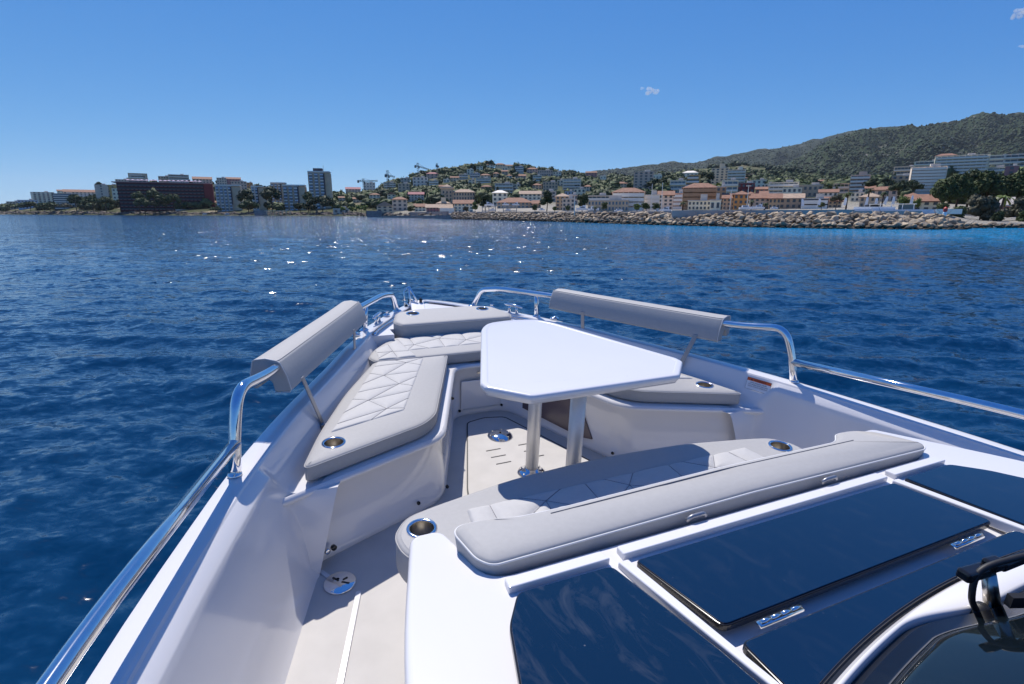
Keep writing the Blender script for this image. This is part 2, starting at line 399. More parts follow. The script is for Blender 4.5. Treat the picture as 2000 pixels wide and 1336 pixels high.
def grid_obj(name, V, nu, nv, m):
    faces = [(j * nu + i, j * nu + i + 1, (j + 1) * nu + i + 1, (j + 1) * nu + i) for j in range(nv - 1) for i in range(nu - 1)]
    o = mesh_obj(name, V, faces, m, None, True); o['kind'] = 'structure'; return o
cols = np.linspace(-600, 2690, 330); V = []
tt_ = np.concatenate([[-.06, -.03], np.linspace(0, 1, 46) ** 1.6])
for t in tt_:
    for c in cols:
        s = shore(c)
        if t < 0: p = at(c, 415, s * (1 + t * .5)); V.append((p.x, p.y, -1.2 if t < -.04 else .3))
        else:
            Y = s + (1250 - s) * t; p = at(c, ground_row(c, Y), Y); V.append(tuple(p))
grid_obj('coast_terrain', V, len(cols), len(tt_), m_ground)

# --- mountains: real sheets with their own slopes behind the town
def fbm(x, y, seed, octv=6):
    rs = np.random.RandomState(seed); v = np.zeros_like(x); a = 1.0; f = 1.0
    for o in range(octv):
        for k in range(4):
            th = rs.uniform(0, 6.28); v += a * .5 * np.sin(f * (x * math.cos(th) + y * math.sin(th)) + rs.uniform(0, 6.28) + 1.3 * np.sin(f * .6 * (x * math.sin(th) - y * math.cos(th)) + rs.uniform(0, 6.28)))
        a *= .52; f *= 2.03
    return v
def mountain(name, ridge, Y0, Y1, Y2, row0, m, nv, seed, rough, step=3.0, gul=.22):
    px0, px1 = ridge[0][0], ridge[-1][0]; C_ = np.arange(px0, px1, step); T = np.linspace(0, 1, nv)
    R = np.interp(C_, [q[0] for q in ridge], [q[1] for q in ridge])
    CC, TT = np.meshgrid(C_, T); RR_ = np.broadcast_to(R, CC.shape)
    up = TT < .72; s = np.clip(TT / .72, 0, 1); s2 = np.clip((TT - .72) / .28, 0, 1)
    Yd = np.where(up, Y0 + (Y1 - Y0) * s, Y1 + (Y2 - Y1) * s2)
    rowg = row0 + (RR_ - row0) * (s ** .85)
    g = fbm(CC * .035, s * 9, seed); rowg = rowg + gul * (row0 - RR_) * g * np.sin(s * math.pi) * .6
    dd = (rowg - 668) / F_PX; fw = _cp - dd * _sp; X = (CC - 1000) / F_PX / fw * Yd; Z = CAM_Z + (-_sp - dd * _cp) / fw * Yd
    Z = np.where(up, Z, Z * (1 - .35 * s2))
    Z = Z + rough * fbm(X * (.06 / max(1, Y1 / 1500)), Yd * (.06 / max(1, Y1 / 1500)), seed + 5, 4) * (.35 + .65 * (s2 <= 0))
    grid_obj(name, np.stack([X, Yd, Z], -1).reshape(-1, 3), len(C_), nv, m)
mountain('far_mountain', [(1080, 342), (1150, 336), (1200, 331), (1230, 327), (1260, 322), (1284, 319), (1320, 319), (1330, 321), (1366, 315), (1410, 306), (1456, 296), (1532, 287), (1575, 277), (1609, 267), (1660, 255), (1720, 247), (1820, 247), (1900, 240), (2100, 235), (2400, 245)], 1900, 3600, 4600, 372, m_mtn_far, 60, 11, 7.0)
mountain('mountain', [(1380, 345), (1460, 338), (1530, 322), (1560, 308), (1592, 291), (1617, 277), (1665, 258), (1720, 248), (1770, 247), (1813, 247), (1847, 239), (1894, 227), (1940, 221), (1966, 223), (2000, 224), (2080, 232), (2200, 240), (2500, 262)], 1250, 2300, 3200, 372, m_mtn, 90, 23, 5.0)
mountain('wooded_spur', [(1160, 352), (1250, 349), (1330, 338), (1388, 328), (1422, 322), (1464, 320), (1511, 324), (1554, 328), (1620, 338), (1700, 347), (1780, 352)], 820, 1180, 1500, 378, m_mtn, 50, 31, 3.0)

# --- palette
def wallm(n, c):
    if n in ('white', 'cream', 'beige', 'grey', 'pink', 'tan', 'stone', 'lilac', 'brown', 'ochre', 'orange'): c = (min(.93, c[0] * 1.10), c[1] * .98, c[2] * .80)   # cream and ochre walls, colour warmed further to offset the blue skylight
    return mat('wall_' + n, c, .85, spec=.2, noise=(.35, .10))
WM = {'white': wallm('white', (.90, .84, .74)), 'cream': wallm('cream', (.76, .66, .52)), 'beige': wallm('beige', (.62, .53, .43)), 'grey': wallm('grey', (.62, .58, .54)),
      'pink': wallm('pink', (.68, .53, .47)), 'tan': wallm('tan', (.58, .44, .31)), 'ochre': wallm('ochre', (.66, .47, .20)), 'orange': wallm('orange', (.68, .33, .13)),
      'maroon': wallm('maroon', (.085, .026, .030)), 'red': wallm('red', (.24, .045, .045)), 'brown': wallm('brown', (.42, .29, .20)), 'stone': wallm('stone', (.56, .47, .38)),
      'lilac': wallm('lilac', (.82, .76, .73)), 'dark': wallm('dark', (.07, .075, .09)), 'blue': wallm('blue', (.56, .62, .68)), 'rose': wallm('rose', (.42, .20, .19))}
m_tile = mat('terracotta_tile', (.27, .135, .085), .85, noise=(1.2, .25)); m_tile2 = mat('tan_roof_tile', (.42, .30, .21), .85, noise=(1.2, .2))
m_flat = mat('flat_roof', (.60, .54, .46), .9, noise=(.6, .12))
m_glass = mat('window_glass', (.07, .08, .09), .12); m_glassb = mat('blue_window_glass', (.10, .17, .22), .12)
m_slab = mat('balcony_slab', (.90, .82, .68), .8); m_steelk = mat('painted_crane_steel', (.10, .12, .13), .6)
m_lilac = mat('lilac_canvas', (.55, .45, .55), .9); m_white = mat('white_paint', (.80, .80, .80), .5); m_trunk = mat('pine_bark', (.075, .05, .035), .95)
m_redp = mat('red_paint', (.55, .05, .03), .5)
UNIT = {}
def unit_box(m):
    if m.name not in UNIT:
        q = MB_(); q.box((0, 0, 0), (1, 1, 1)); me = bpy.data.meshes.new('window'); me.from_pydata([tuple(v) for v in q.v], [], q.f); me.materials.append(m); UNIT[m.name] = me
    return UNIT[m.name]
def ubox(name, c, d, m, parent):
    o = bpy.data.objects.new(name, unit_box(m)); o.location = c; o.scale = d; COL.objects.link(o); o.parent = parent; return o
RECTS = []   # image footprint of buildings, to keep the woods from hiding them
def roof_mesh(kind, w, dp, h, m, parent, ov=.5):
    hw, hd = w / 2 + ov, dp / 2 + ov; q = MB_(); cy = dp / 2
    if kind == 'hip':
        rl_ = max(0.05, hw - hd) if hw > hd else .05; rd = max(.05, hd - hw) if hd > hw else .05; rh = min(hw, hd) * .42
        V = [(-hw, cy - hd, h), (hw, cy - hd, h), (hw, cy + hd, h), (-hw, cy + hd, h), (-rl_, cy - rd, h + rh), (rl_, cy - rd, h + rh), (rl_, cy + rd, h + rh), (-rl_, cy + rd, h + rh)]
        q.add(V + [(-hw, cy - hd, h - .25), (hw, cy - hd, h - .25), (hw, cy + hd, h - .25), (-hw, cy + hd, h - .25)], [(0, 1, 5, 4), (1, 2, 6, 5), (2, 3, 7, 6), (3, 0, 4, 7), (4, 5, 6, 7), (8, 9, 1, 0), (9, 10, 2, 1), (10, 11, 3, 2), (11, 8, 0, 3), (11, 10, 9, 8)])
    elif kind == 'gable':  # ridge runs left-right
        rh = hd * .45
        q.add([(-hw, cy - hd, h), (hw, cy - hd, h), (hw, cy + hd, h), (-hw, cy + hd, h), (-hw, cy, h + rh), (hw, cy, h + rh)] + [(-hw, cy - hd, h - .25), (hw, cy - hd, h - .25), (hw, cy + hd, h - .25), (-hw, cy + hd, h - .25)],
              [(0, 1, 5, 4), (2, 3, 4, 5), (1, 2, 5), (3, 0, 4), (6, 7, 1, 0), (7, 8, 2, 1), (8, 9, 3, 2), (9, 6, 0, 3), (9, 8, 7, 6)])
    elif kind == 'front':  # gable faces the sea
        rh = hw * .5
        q.add([(-hw, cy - hd, h), (0, cy - hd, h + rh), (hw, cy - hd, h), (-hw, cy + hd, h), (0, cy + hd, h + rh), (hw, cy + hd, h)], [(0, 1, 4, 3), (1, 2, 5, 4), (0, 2, 1), (3, 4, 5), (0, 3, 5, 2)])
    else:
        q.box((0, cy, h + .12), (w + .3, dp + .3, .24)); q.box((w * .18, cy, h + .9), (min(4, w * .3), min(4, dp * .4), 1.5))
    return q.build('roof', m, parent)
def house(name, label, px0, px1, top, base, fl, cols_, wall, roof='flat', style='win', yaw=0.0, cat='house', rm=None, Y=None, dp=None, glass=None, group='houses and apartment blocks along the bay', tower=None, steps=0):
    pxc = (px0 + px1) / 2; Y = Y or dist_for(pxc, base); c = at(pxc, base, Y); k = Y / (F_PX / _cp)
    RECTS.append((px0, px1, top, base, Y))
    w = (px1 - px0) * k / max(.6, math.cos(yaw) + .25 * abs(math.sin(yaw))); hgt = (base - top) * k
    dp = dp or min(max(6, w * .6), 16)
    az = math.atan2(c.x, c.y)
    root = empty(name); root.location = c; root.rotation_euler = (0, 0, -az + yaw); tag(root, label, cat, group)
    rm = rm or (m_tile if roof in ('hip', 'gable', 'front') else m_flat); g = glass or m_glass
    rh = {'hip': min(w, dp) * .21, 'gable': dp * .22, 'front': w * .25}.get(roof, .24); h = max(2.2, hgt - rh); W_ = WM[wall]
    q = MB_()
    if steps:
        for s in range(steps): q.box((w * .04 * s, dp / 2 + s * dp * .12, (h * (s + 1) / steps - 6) / 2), (w * (1 - .09 * s), dp, h * (s + 1) / steps + 6))
    else: q.box((0, dp / 2, h / 2 - 4), (w, dp, h + 8))
    if tower: q.box((tower[0] * w, dp * .4, h + tower[2] / 2), (tower[1] * w, dp * .5, tower[2]))
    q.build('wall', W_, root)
    if not steps: roof_mesh(roof, w, dp, h, rm, root)
    fh = h / fl
    if style == 'win':
        ww = min(1.7, w / cols_ * .5); wh = min(1.7, fh * .55)
        for i in range(fl):
            for j in range(cols_):
                ubox('window', (-w / 2 + (j + .5) * w / cols_, -.0, (i + .52) * fh), (ww, .16, wh), g, root)
        for i in range(fl): ubox('window', (w / 2, dp * .5, (i + .52) * fh), (.16, min(1.6, dp * .2), wh), g, root)
    elif style == 'band':
        for i in range(fl):
            yo = i * dp * .12 * (steps > 0) * (steps / fl); wi = w * (1 - .09 * i * (steps > 0))
            ubox('glazing', (w * .02 * i * (steps > 0), yo, (i + .55) * fh), (wi * .90, .14, fh * .46), g, root)
            b_ = MB_(); b_.box((0, yo - .55, i * fh + .1), (wi * .97, 1.1, .2)); b_.box((0, yo - 1.05, i * fh + .62), (wi * .97, .08, 1.0))
            b_.build('balcony', m_slab if wall not in ('brown', 'maroon') else WM[wall], root)
            nb = max(2, cols_)
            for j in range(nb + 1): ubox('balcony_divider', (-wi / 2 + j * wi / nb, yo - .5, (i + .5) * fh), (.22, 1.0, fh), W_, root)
    elif style == 'strip':
        for j in range(cols_):
            x = -w / 2 + (j + .5) * w / cols_
            ubox('glazing', (x, 0, h * .5), (w / cols_ * .48, .2, h * .94), g, root)
            for i in range(fl): ubox('balcony', (x, -.45, i * fh + .55), (w / cols_ * .5, .9, .9), m_slab, root)
    return root

H = house
# --- far left point
H('apartment_block', 'low beige block farthest left on the wooded point', 19, 41, 394, 409, 3, 5, 'beige', cat='building')
H('apartment_block', 'pale blue low block beside the farthest left beige block', 42, 72, 391, 408, 3, 6, 'blue', cat='building')
H('apartment_block', 'white stepped block with dark vertical window strips on the left point', 72, 106, 376, 400, 6, 5, 'white', style='strip', cat='building', yaw=.15, glass=m_glass)
H('hotel', 'dark glass-fronted block with white balcony lines left of the pines', 113, 151, 379, 408, 7, 6, 'dark', style='band', cat='building', glass=m_glassb)
H('house', 'small orange-roofed house on top of the slope behind the dark glass block', 115, 132, 371, 381, 2, 3, 'white', 'gable')
H('terrace_house', 'long red-roofed terrace behind the left pines', 133, 187, 371, 386, 3, 9, 'lilac', 'gable')
H('apartment_block', 'windowless pale grey slab block left of the ochre house', 191, 212, 362, 392, 6, 1, 'grey', cat='building', yaw=-.2)
H('house', 'ochre house right of the pale windowless slab', 212, 235, 362, 386, 3, 3, 'ochre', yaw=.2)
H('apartment_block', 'white block with small square windows left of the maroon hotel', 226, 257, 369, 397, 4, 5, 'white', cat='building')
H('apartment_block', 'grey block on the ridge left of the tiered tall block', 230, 253, 351, 366, 4, 5, 'grey', cat='building')
H('apartment_block', 'tall tiered grey apartment block above the left end of the maroon hotel', 250, 288, 339, 366, 6, 5, 'beige', style='band', cat='building', steps=3)
H('apartment_block', 'tan block on the ridge above the middle of the maroon hotel', 313, 334, 345, 361, 3, 5, 'beige', cat='building')
H('apartment_block', 'wide grey block on the ridge above the maroon hotel', 334, 368, 342, 361, 4, 8, 'grey', style='band', cat='building')
H('terrace_house', 'pinkish terraced houses on the ridge above the right end of the maroon hotel', 380, 413, 346, 362, 3, 6, 'pink', 'gable')
H('house', 'grey house on the ridge right of the pinkish terrace', 426, 443, 348, 366, 4, 4, 'grey')
H('terrace_house', 'orange terrace on the ridge behind the first glass tower', 444, 470, 347, 364, 3, 5, 'rose', 'gable', rm=m_tile)
H('apartment_block', 'grey pink block behind and right of the first glass tower', 455, 482, 355, 376, 4, 5, 'pink', cat='building')
H('house', 'small bright orange house on the slope between the first and second glass towers', 483, 494, 357, 368, 2, 2, 'orange')
H('house', 'pale house in the shrubs between the maroon hotel and first glass tower', 417, 428, 393, 404, 2, 2, 'pink', 'gable')
# --- maroon hotel with red end wall
Yh = 505.0; kH = Yh / (F_PX / _cp); c = at(323, 415, Yh); RECTS.append((254, 418, 359, 416, Yh))
hot = empty('hotel'); hot.location = c; hot.rotation_euler = (0, 0, -math.atan2(c.x, c.y) - .10)
tag(hot, 'long maroon hotel with pale balcony rails and a plain red end wall', 'building')
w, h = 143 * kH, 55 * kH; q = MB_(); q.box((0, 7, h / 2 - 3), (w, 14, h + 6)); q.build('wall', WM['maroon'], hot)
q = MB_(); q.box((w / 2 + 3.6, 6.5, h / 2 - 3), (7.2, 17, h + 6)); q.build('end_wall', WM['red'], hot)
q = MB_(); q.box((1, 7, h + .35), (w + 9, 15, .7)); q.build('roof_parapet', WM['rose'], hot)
for i in range(8):
    z = h - 2.2 - i * 2.92
    if z < 1: break
    ubox('floor_slab', (0, -.5, z - 1.15), (w, 1.2, .28), WM['maroon'], hot)
    ubox('glazing', (0, -.02, z), (w * .98, .12, 1.7), WM['dark'], hot)
    for j in range(21): ubox('balcony_rail', (-w / 2 + (j + .5) * w / 21, -1.05, z - .75), (w / 21 * .60, .08, .30), WM['rose'], hot)
for j in range(17):
    q = MB_(); x = -w * .38 + j * w * .052; q.lathe((x, 5 + (j % 3) * 2, h + 2.4), [(1.9, 0), (0.05, .9)], 8); q.tube([(x, 5 + (j % 3) * 2, h + .5), (x, 5 + (j % 3) * 2, h + 2.6)], .06, 5); q.build('parasol', m_lilac, hot)
ubox('pool_terrace', (w * .30, -3.5, 2.2), (w * .34, 4, .8), m_slab, hot)
# --- glass towers
def tower(label, px0, px1, top, base, fl, ncol, wall, side, Yt, cap=None):
    k = Yt / (F_PX / _cp); c = at((px0 + px1) / 2, base, Yt); RECTS.append((px0, px1, top, base, Yt)); w, h = (px1 - px0) * k, (base - top) * k
    r = empty('apartment_tower'); r.location = c; r.rotation_euler = (0, 0, -math.atan2(c.x, c.y) - .12); tag(r, label, 'building', 'towers by the left shore')
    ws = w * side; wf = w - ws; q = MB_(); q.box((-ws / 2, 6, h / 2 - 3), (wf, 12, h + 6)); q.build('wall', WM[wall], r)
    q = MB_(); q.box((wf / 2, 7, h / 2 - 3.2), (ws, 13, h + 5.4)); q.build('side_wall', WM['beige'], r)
    ubox('dark_stripe', (wf / 2 - ws / 2 - .4, -.3, h * .62), (1.1, .8, h * .7), WM['dark'], r)  # dark upright stripe beside the side wall
    ubox('roof_parapet', (0, 6, h + .5), (w, 12.6, 1.0), m_slab, r)
    if cap: q = MB_(); q.box((cap[0] * w, 6, h + 1.0 + cap[2] / 2), (cap[1] * w, 7, cap[2])); q.tube([(w * .2, 6, h), (w * .2, 6, h + 6)], .12, 5); q.build('roof_plant_room', WM['dark'], r)
    fh = h / fl
    for j in range(ncol):
        x = -w / 2 + (j + .5) * wf / ncol
        ubox('glazing', (x, -.05, h * .5), (wf / ncol * .62, .2, h * .95), m_glassb, r)
        for i in range(fl): ubox('balcony', (x, -.7, i * fh + .6), (wf / ncol * .6, 1.3, 1.0), WM['blue'] if (i + j) % 3 else m_slab, r)
tower('first glass-fronted tower right of the maroon hotel, white roof edge', 428, 472, 365, 413, 8, 4, 'grey', .36, 470)
tower('narrow second tower with tan side wall behind the pines', 496, 521, 367, 411, 8, 2, 'lilac', .52, 465)
tower('grey tower rising behind the third glass-fronted tower', 533, 560, 360, 400, 8, 3, 'stone', .3, 520)
tower('third glass-fronted tower left of the tall beige tower', 557, 598, 365, 411, 8, 3, 'stone', .30, 455)
tower('tallest beige tower with glass balconies and dark roof box', 608, 648, 340, 413, 13, 3, 'stone', .24, 460, (-.05, .42, 2.4))
# --- seafront left
q = MB_(); P0 = at(522, 419, 402); P1 = at(567, 419, 398); pg = empty('seafront_pergola'); pg.location = P0; tag(pg, 'white seafront pergola on square posts below the glass towers', 'pergola')
dv = P1 - P0; L_ = dv.length
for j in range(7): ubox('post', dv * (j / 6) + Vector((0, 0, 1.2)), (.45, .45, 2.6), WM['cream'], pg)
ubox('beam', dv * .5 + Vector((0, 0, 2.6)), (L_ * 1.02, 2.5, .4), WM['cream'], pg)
def shore_wall(name, label, px0, px1, top, base, Y, m, cat='wall', th=1.0, kind=None):
    a = at(px0, base, Y if not hasattr(Y, '__len__') else Y[0]); b = at(px1, base, Y if not hasattr(Y, '__len__') else Y[1]); k = (a.y + b.y) / 2 / (F_PX / _cp); h = (base - top) * k
    q = MB_(); d_ = (b - a); n_ = Vector((-d_.y, d_.x, 0)).normalized() * th; zz = min(a.z, b.z)
    V = [a, b, b + n_, a + n_]; q.add([(v.x, v.y, v.z - 1.5) for v in V] + [(v.x, v.y, v.z + h) for v in V], [(3, 2, 1, 0), (4, 5, 6, 7), (0, 1, 5, 4), (1, 2, 6, 5), (2, 3, 7, 6), (3, 0, 4, 7)])
    o = fix_normals(q.build(name, m)); tag(o, label, cat); return o
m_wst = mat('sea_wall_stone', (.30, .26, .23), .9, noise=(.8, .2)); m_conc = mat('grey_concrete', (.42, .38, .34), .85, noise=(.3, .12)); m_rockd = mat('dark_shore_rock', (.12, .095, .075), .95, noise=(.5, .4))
shore_wall('retaining_wall', 'brown retaining wall left of the white pergola', 497, 523, 411, 420, 404, m_wst)
shore_wall('retaining_wall', 'stone sea wall below the cream gabled villa', 716, 746, 412, 421, 300, m_wst)
shore_wall('retaining_wall', 'long grey sea wall right of the cream gabled villa', 800, 872, 414, 424, (252, 212), m_wst)
shore_wall('quay', 'low stone quay at the waterline left of the breakwater', 745, 890, 421.5, 427, (262, 198), m_wst, 'quay', 5)
# --- wooded slope with cranes
H('house', 'long pink-roofed house on the slope right of the tallest tower', 676, 704, 366, 377, 2, 5, 'pink', 'gable', rm=WM['rose'])
H('house', 'pale grey house right of the long pink-roofed house', 711, 733, 357, 373, 3, 4, 'lilac')
H('villa', 'white flat villa under the second crane from the left', 750, 773, 357, 369, 3, 4, 'white', style='band')
H('house', 'grey stone house right of the second crane', 783, 801, 348, 359, 2, 3, 'grey')
H('villa', 'pale villa with terrace under the third crane', 807, 836, 347, 365, 3, 4, 'lilac')
H('house', 'beige house below the grey stone house', 778, 800, 359, 375, 3, 3, 'beige')
H('house', 'pink house under the small crane on the hill shoulder', 833, 856, 337, 349, 2, 3, 'pink', 'hip', rm=WM['rose'])
H('house', 'white gabled house in the trees above the cream gabled villa', 757, 773, 376, 389, 2, 2, 'white', 'front')
H('terrace_house', 'white and lilac cluster of houses above the shore trees', 797, 828, 376, 393, 3, 5, 'lilac', 'gable', rm=WM['rose'])
H('house', 'small house with orange flat roof right of the cream gabled villa', 767, 796, 386, 412, 3, 3, 'grey', 'hip')
H('villa', 'cream gabled villa standing at the shore', 737, 768, 395, 419, 3, 3, 'cream', 'front', rm=m_tile2)
H('house', 'low pale shed on the beach left of the lime trees', 652, 682, 407, 418, 1, 3, 'grey')
H('house', 'white cottage behind the long grey sea wall', 810, 832, 399, 413, 2, 3, 'white', 'gable')
H('house', 'low rose house on the sea wall', 833, 858, 401, 415, 2, 4, 'rose', 'gable', rm=m_tile2)
# --- hill
for a in (
 ('white villa on the left shoulder of the round hill', 897, 914, 341, 351, 2, 3, 'white', 'flat', 'band'),
 ('white two-part villa above the left shoulder villa of the hill', 912, 925, 331, 341, 2, 2, 'white', 'flat', 'win'),
 ('glassy white villa in the middle of the hill left side', 918, 937, 339, 348, 2, 4, 'blue', 'flat', 'band'),
 ('white flat villa just under the left of the hill crest', 931, 943, 325, 333, 2, 2, 'white', 'flat', 'win'),
 ('cream tiled house in the middle of the hill', 938, 958, 340, 349, 2, 3, 'cream', 'hip', 'win'),
 ('long white modern villa below the cream tiled house', 930, 959, 348, 358, 2, 5, 'white', 'flat', 'band'),
 ('white house highest on the hill crest', 950, 964, 320, 329, 2, 2, 'white', 'hip', 'win'),
 ('beige house right of the cream tiled house', 963, 975, 337, 347, 2, 2, 'tan', 'hip', 'win'),
 ('long pale villa under the crest pines', 967, 986, 319, 326, 1, 4, 'cream', 'hip', 'win'),
 ('pale orange-roofed house right of the crest villa', 986, 1001, 322, 329, 1, 3, 'cream', 'gable', 'win'),
 ('low white villa below the crest villa', 981, 991, 327, 333, 1, 2, 'white', 'flat', 'win'),
 ('blue-windowed white house under the right of the crest', 1006, 1022, 326, 339, 3, 3, 'blue', 'flat', 'band'),
 ('white cottage in the trees at mid hill', 989, 1000, 341, 348, 1, 2, 'white', 'hip', 'win'),
 ('small red-roofed house at mid hill', 1006, 1027, 341, 349, 1, 4, 'pink', 'gable', 'win'),
 ('grey gabled house at mid hill left of the cottage', 980, 992, 333, 342, 2, 2, 'stone', 'gable', 'win'),
 ('pink cream house on the right shoulder of the hill', 1029, 1050, 328, 339, 2, 4, 'pink', 'hip', 'win'),
 ('long row of pale pink houses on the right shoulder of the hill', 1050, 1079, 333, 344, 2, 7, 'pink', 'flat', 'win'),
 ('white house below the long pale pink row', 1041, 1058, 343, 354, 2, 3, 'white', 'flat', 'band'),
 ('cream grey block below the right shoulder of the hill', 1060, 1089, 356, 374, 3, 5, 'stone', 'flat', 'win'),
 ('small white house on the saddle right of the hill', 1172, 1184, 343, 350, 1, 2, 'white', 'flat', 'win'),
 ('pink roofed houses on the saddle between hill and mountain', 1144, 1165, 335, 345, 2, 4, 'rose', 'gable', 'win'),
): H('villa' if 'villa' in a[0] else 'house', *a)
H('apartment_block', 'white and blue four-storey block at the right foot of the hill', 1099, 1134, 350, 372, 4, 5, 'white', style='band', cat='building', glass=m_glassb)
H('house', 'white house below the white and blue four-storey block', 1120, 1143, 369, 385, 2, 3, 'white')
H('house', 'pale blue house left of the white house below the four-storey block', 1103, 1121, 374, 387, 2, 3, 'blue')
H('hotel', 'white three-storey hotel with orange tiled roof behind the dark round tree', 1015, 1056, 374, 396, 3, 5, 'white', 'gable', cat='building', rm=m_tile2)
H('house', 'grey rear wing right of the white hotel with orange roof', 1056, 1086, 374, 394, 3, 3, 'grey')
# stone mansion
r = H('mansion', 'large stone mansion with square tower and broad tan hip roofs', 886, 928, 371, 400, 3, 8, 'stone', 'hip', rm=m_tile2, cat='building')
q = MB_(); Ym = dist_for(907, 400); km = Ym / (F_PX / _cp); tw = 24 * km
q.box((-33 * km, 5, 17 * km - 3), (tw, tw, 34 * km + 6)); q.build('tower', WM['stone'], r)
q = MB_(); z = 31 * km; s = tw / 2 + .8; q.add([(-33 * km - s, 5 - s, z), (-33 * km + s, 5 - s, z), (-33 * km + s, 5 + s, z), (-33 * km - s, 5 + s, z), (-33 * km, 5, z + 2.6)], [(0, 1, 4), (1, 2, 4), (2, 3, 4), (3, 0, 4), (3, 2, 1, 0)]); q.build('tower_roof', m_tile2, r)
for i in range(4):
    for j in range(3): ubox('window', (-33 * km + (j - 1) * tw * .28, 5 - tw / 2, (4 + i * 6.5) * km), (.9, .16, 1.3), m_glass, r)
H('villa', 'cream villa with low tan roof turret in front of the mansion', 853, 880, 393, 408, 2, 4, 'cream', 'hip', rm=m_tile2, tower=(.0, .35, 3.2))
H('house', 'yellow house with arched terrace on the sea wall', 859, 888, 401, 417, 2, 4, 'ochre', 'gable', rm=m_tile2, style='band')
H('villa', 'white and blue villa with red roof right of the yellow house', 887, 924, 392, 415, 3, 5, 'white', 'gable', glass=m_glassb)
H('apartment_block', 'grey modern block above the cypress', 967, 1002, 359, 378, 3, 5, 'lilac', style='band', cat='building')
H('house', 'white house beside the cypress', 962, 991, 373, 402, 3, 3, 'white', 'hip', rm=m_slab)
H('villa', 'long low villa with red hip roof behind the boat racks', 971, 1041, 387, 407, 2, 9, 'stone', 'hip', glass=m_glassb)
H('house', 'low terracotta-roofed house left of the dark round tree', 1040, 1056, 393, 407, 1, 3, 'tan', 'gable')
H('house', 'tan house with stepped tile roofs right of the dark round tree', 1085, 1111, 379, 411, 4, 3, 'tan', 'hip', rm=m_tile2)
H('house', 'narrow grey house right of the tan stepped-roof house', 1098, 1122, 388, 412, 3, 3, 'grey')
H('house', 'pale flat-roofed house behind the second dark round tree', 1108, 1128, 381, 400, 2, 3, 'pink')
# --- town behind the breakwater
H('terrace_house', 'long two-storey grey terrace with pink balcony left of the cream corner building', 1148, 1226, 391, 413, 2, 12, 'stone', cat='building', glass=m_glassb)
H('house', 'beige flat house behind the long grey terrace', 1148, 1190, 382, 400, 2, 5, 'cream', style='band')
H('apartment_block', 'cream corner building with terracotta roof and round glass bay', 1196, 1256, 369, 412, 4, 6, 'cream', 'hip', style='band', cat='building')
H('apartment_block', 'pinkish grey high block on the slope behind the cream corner building', 1237, 1274, 337, 375, 7, 4, 'pink', cat='building')
H('house', 'small white villa on the slope right of the pinkish grey high block', 1275, 1292, 341, 352, 1, 3, 'white')
H('apartment_block', 'white stepped building right of the cream corner building', 1254, 1286, 381, 411, 4, 5, 'white', cat='building', style='band')
H('apartment_block', 'mauve grey building with shallow roof left of the orange building', 1285, 1313, 375, 410, 4, 3, 'lilac', 'gable', cat='building')
H('apartment_block', 'orange building with balconies left of the brown hotel', 1310, 1336, 378, 409, 4, 2, 'orange', cat='building', style='band')
H('house', 'white blue-windowed house above the orange building', 1308, 1337, 353, 380, 3, 4, 'white', glass=m_glassb, style='band')
H('apartment_block', 'yellow building with stepped balconies above the brown hotel', 1337, 1366, 342, 372, 4, 2, 'ochre', cat='building', style='band', steps=4)
H('villa', 'white domed villa on the slope above the yellow stepped building', 1333, 1362, 334, 345, 1, 4, 'white', 'hip', rm=m_slab)
H('hotel', 'brown five-storey hotel with glazed balconies and overhanging tile roof', 1333, 1398, 360, 410, 5, 7, 'brown', 'hip', cat='building', style='band', glass=m_glassb, yaw=.05)
H('apartment_block', 'brown side wing right of the brown hotel', 1396, 1414, 366, 410, 5, 2, 'brown', cat='building')
H('apartment_block', 'white high block with roof turrets, left of the pair on the slope', 1388, 1420, 330, 364, 7, 4, 'cream', cat='building', tower=(.1, .3, 4.0))
H('apartment_block', 'white high block, right of the pair on the slope above the red house', 1420, 1452, 333, 366, 6, 4, 'white', cat='building', tower=(.2, .25, 2.5), style='band')
H('villa', 'white modern house between the brown hotel and the red house', 1409, 1438, 353, 385, 3, 3, 'white', glass=m_glassb, style='band')
H('house', 'dark red house on the slope', 1440, 1471, 358, 378, 2, 4, 'red')
H('house', 'white house with arched windows right of the dark red house', 1469, 1494, 352, 368, 2, 3, 'white')
H('house', 'rust-roofed house below the white house with arched windows', 1476, 1498, 366, 382, 2, 3, 'rose', 'gable')
H('house', 'grey tan house right of the brown side wing', 1411, 1434, 380, 410, 3, 3, 'stone', 'gable')
H('house', 'orange walled house with square tile-roofed tower', 1432, 1459, 375, 410, 3, 3, 'orange', 'hip')
H('house', 'small white house with two windows below the rust roof', 1484, 1498, 374, 386, 1, 2, 'white', 'gable')
H('house', 'grey tile-roofed house behind the moored yachts', 1464, 1501, 380, 409, 3, 4, 'grey', 'gable')
H('house', 'tan house with tall arched windows right of the grey tile-roofed house', 1501, 1522, 380, 409, 2, 3, 'tan', 'gable')
H('apartment_block', 'long white building with arched balconies on the slope', 1502, 1554, 357, 386, 4, 6, 'white', cat='building', style='band')
H('house', 'white house right of and below the long white arched building', 1528, 1562, 367, 388, 2, 4, 'white', 'flat')
H('house', 'broad tan stone house with ochre tile roof behind the sea wall', 1523, 1564, 380, 408, 2, 4, 'stone', 'gable', rm=m_tile2)
H('villa', 'grey tan villa with roof terrace above the dark modern building', 1559, 1602, 362, 386, 2, 5, 'stone')
H('house', 'dark modern glass building behind the sea wall', 1566, 1612, 388, 408, 2, 4, 'dark', style='band', glass=m_glassb)
H('house', 'pale house with red roof right of the grey tan villa', 1600, 1632, 371, 392, 2, 4, 'lilac', 'gable')
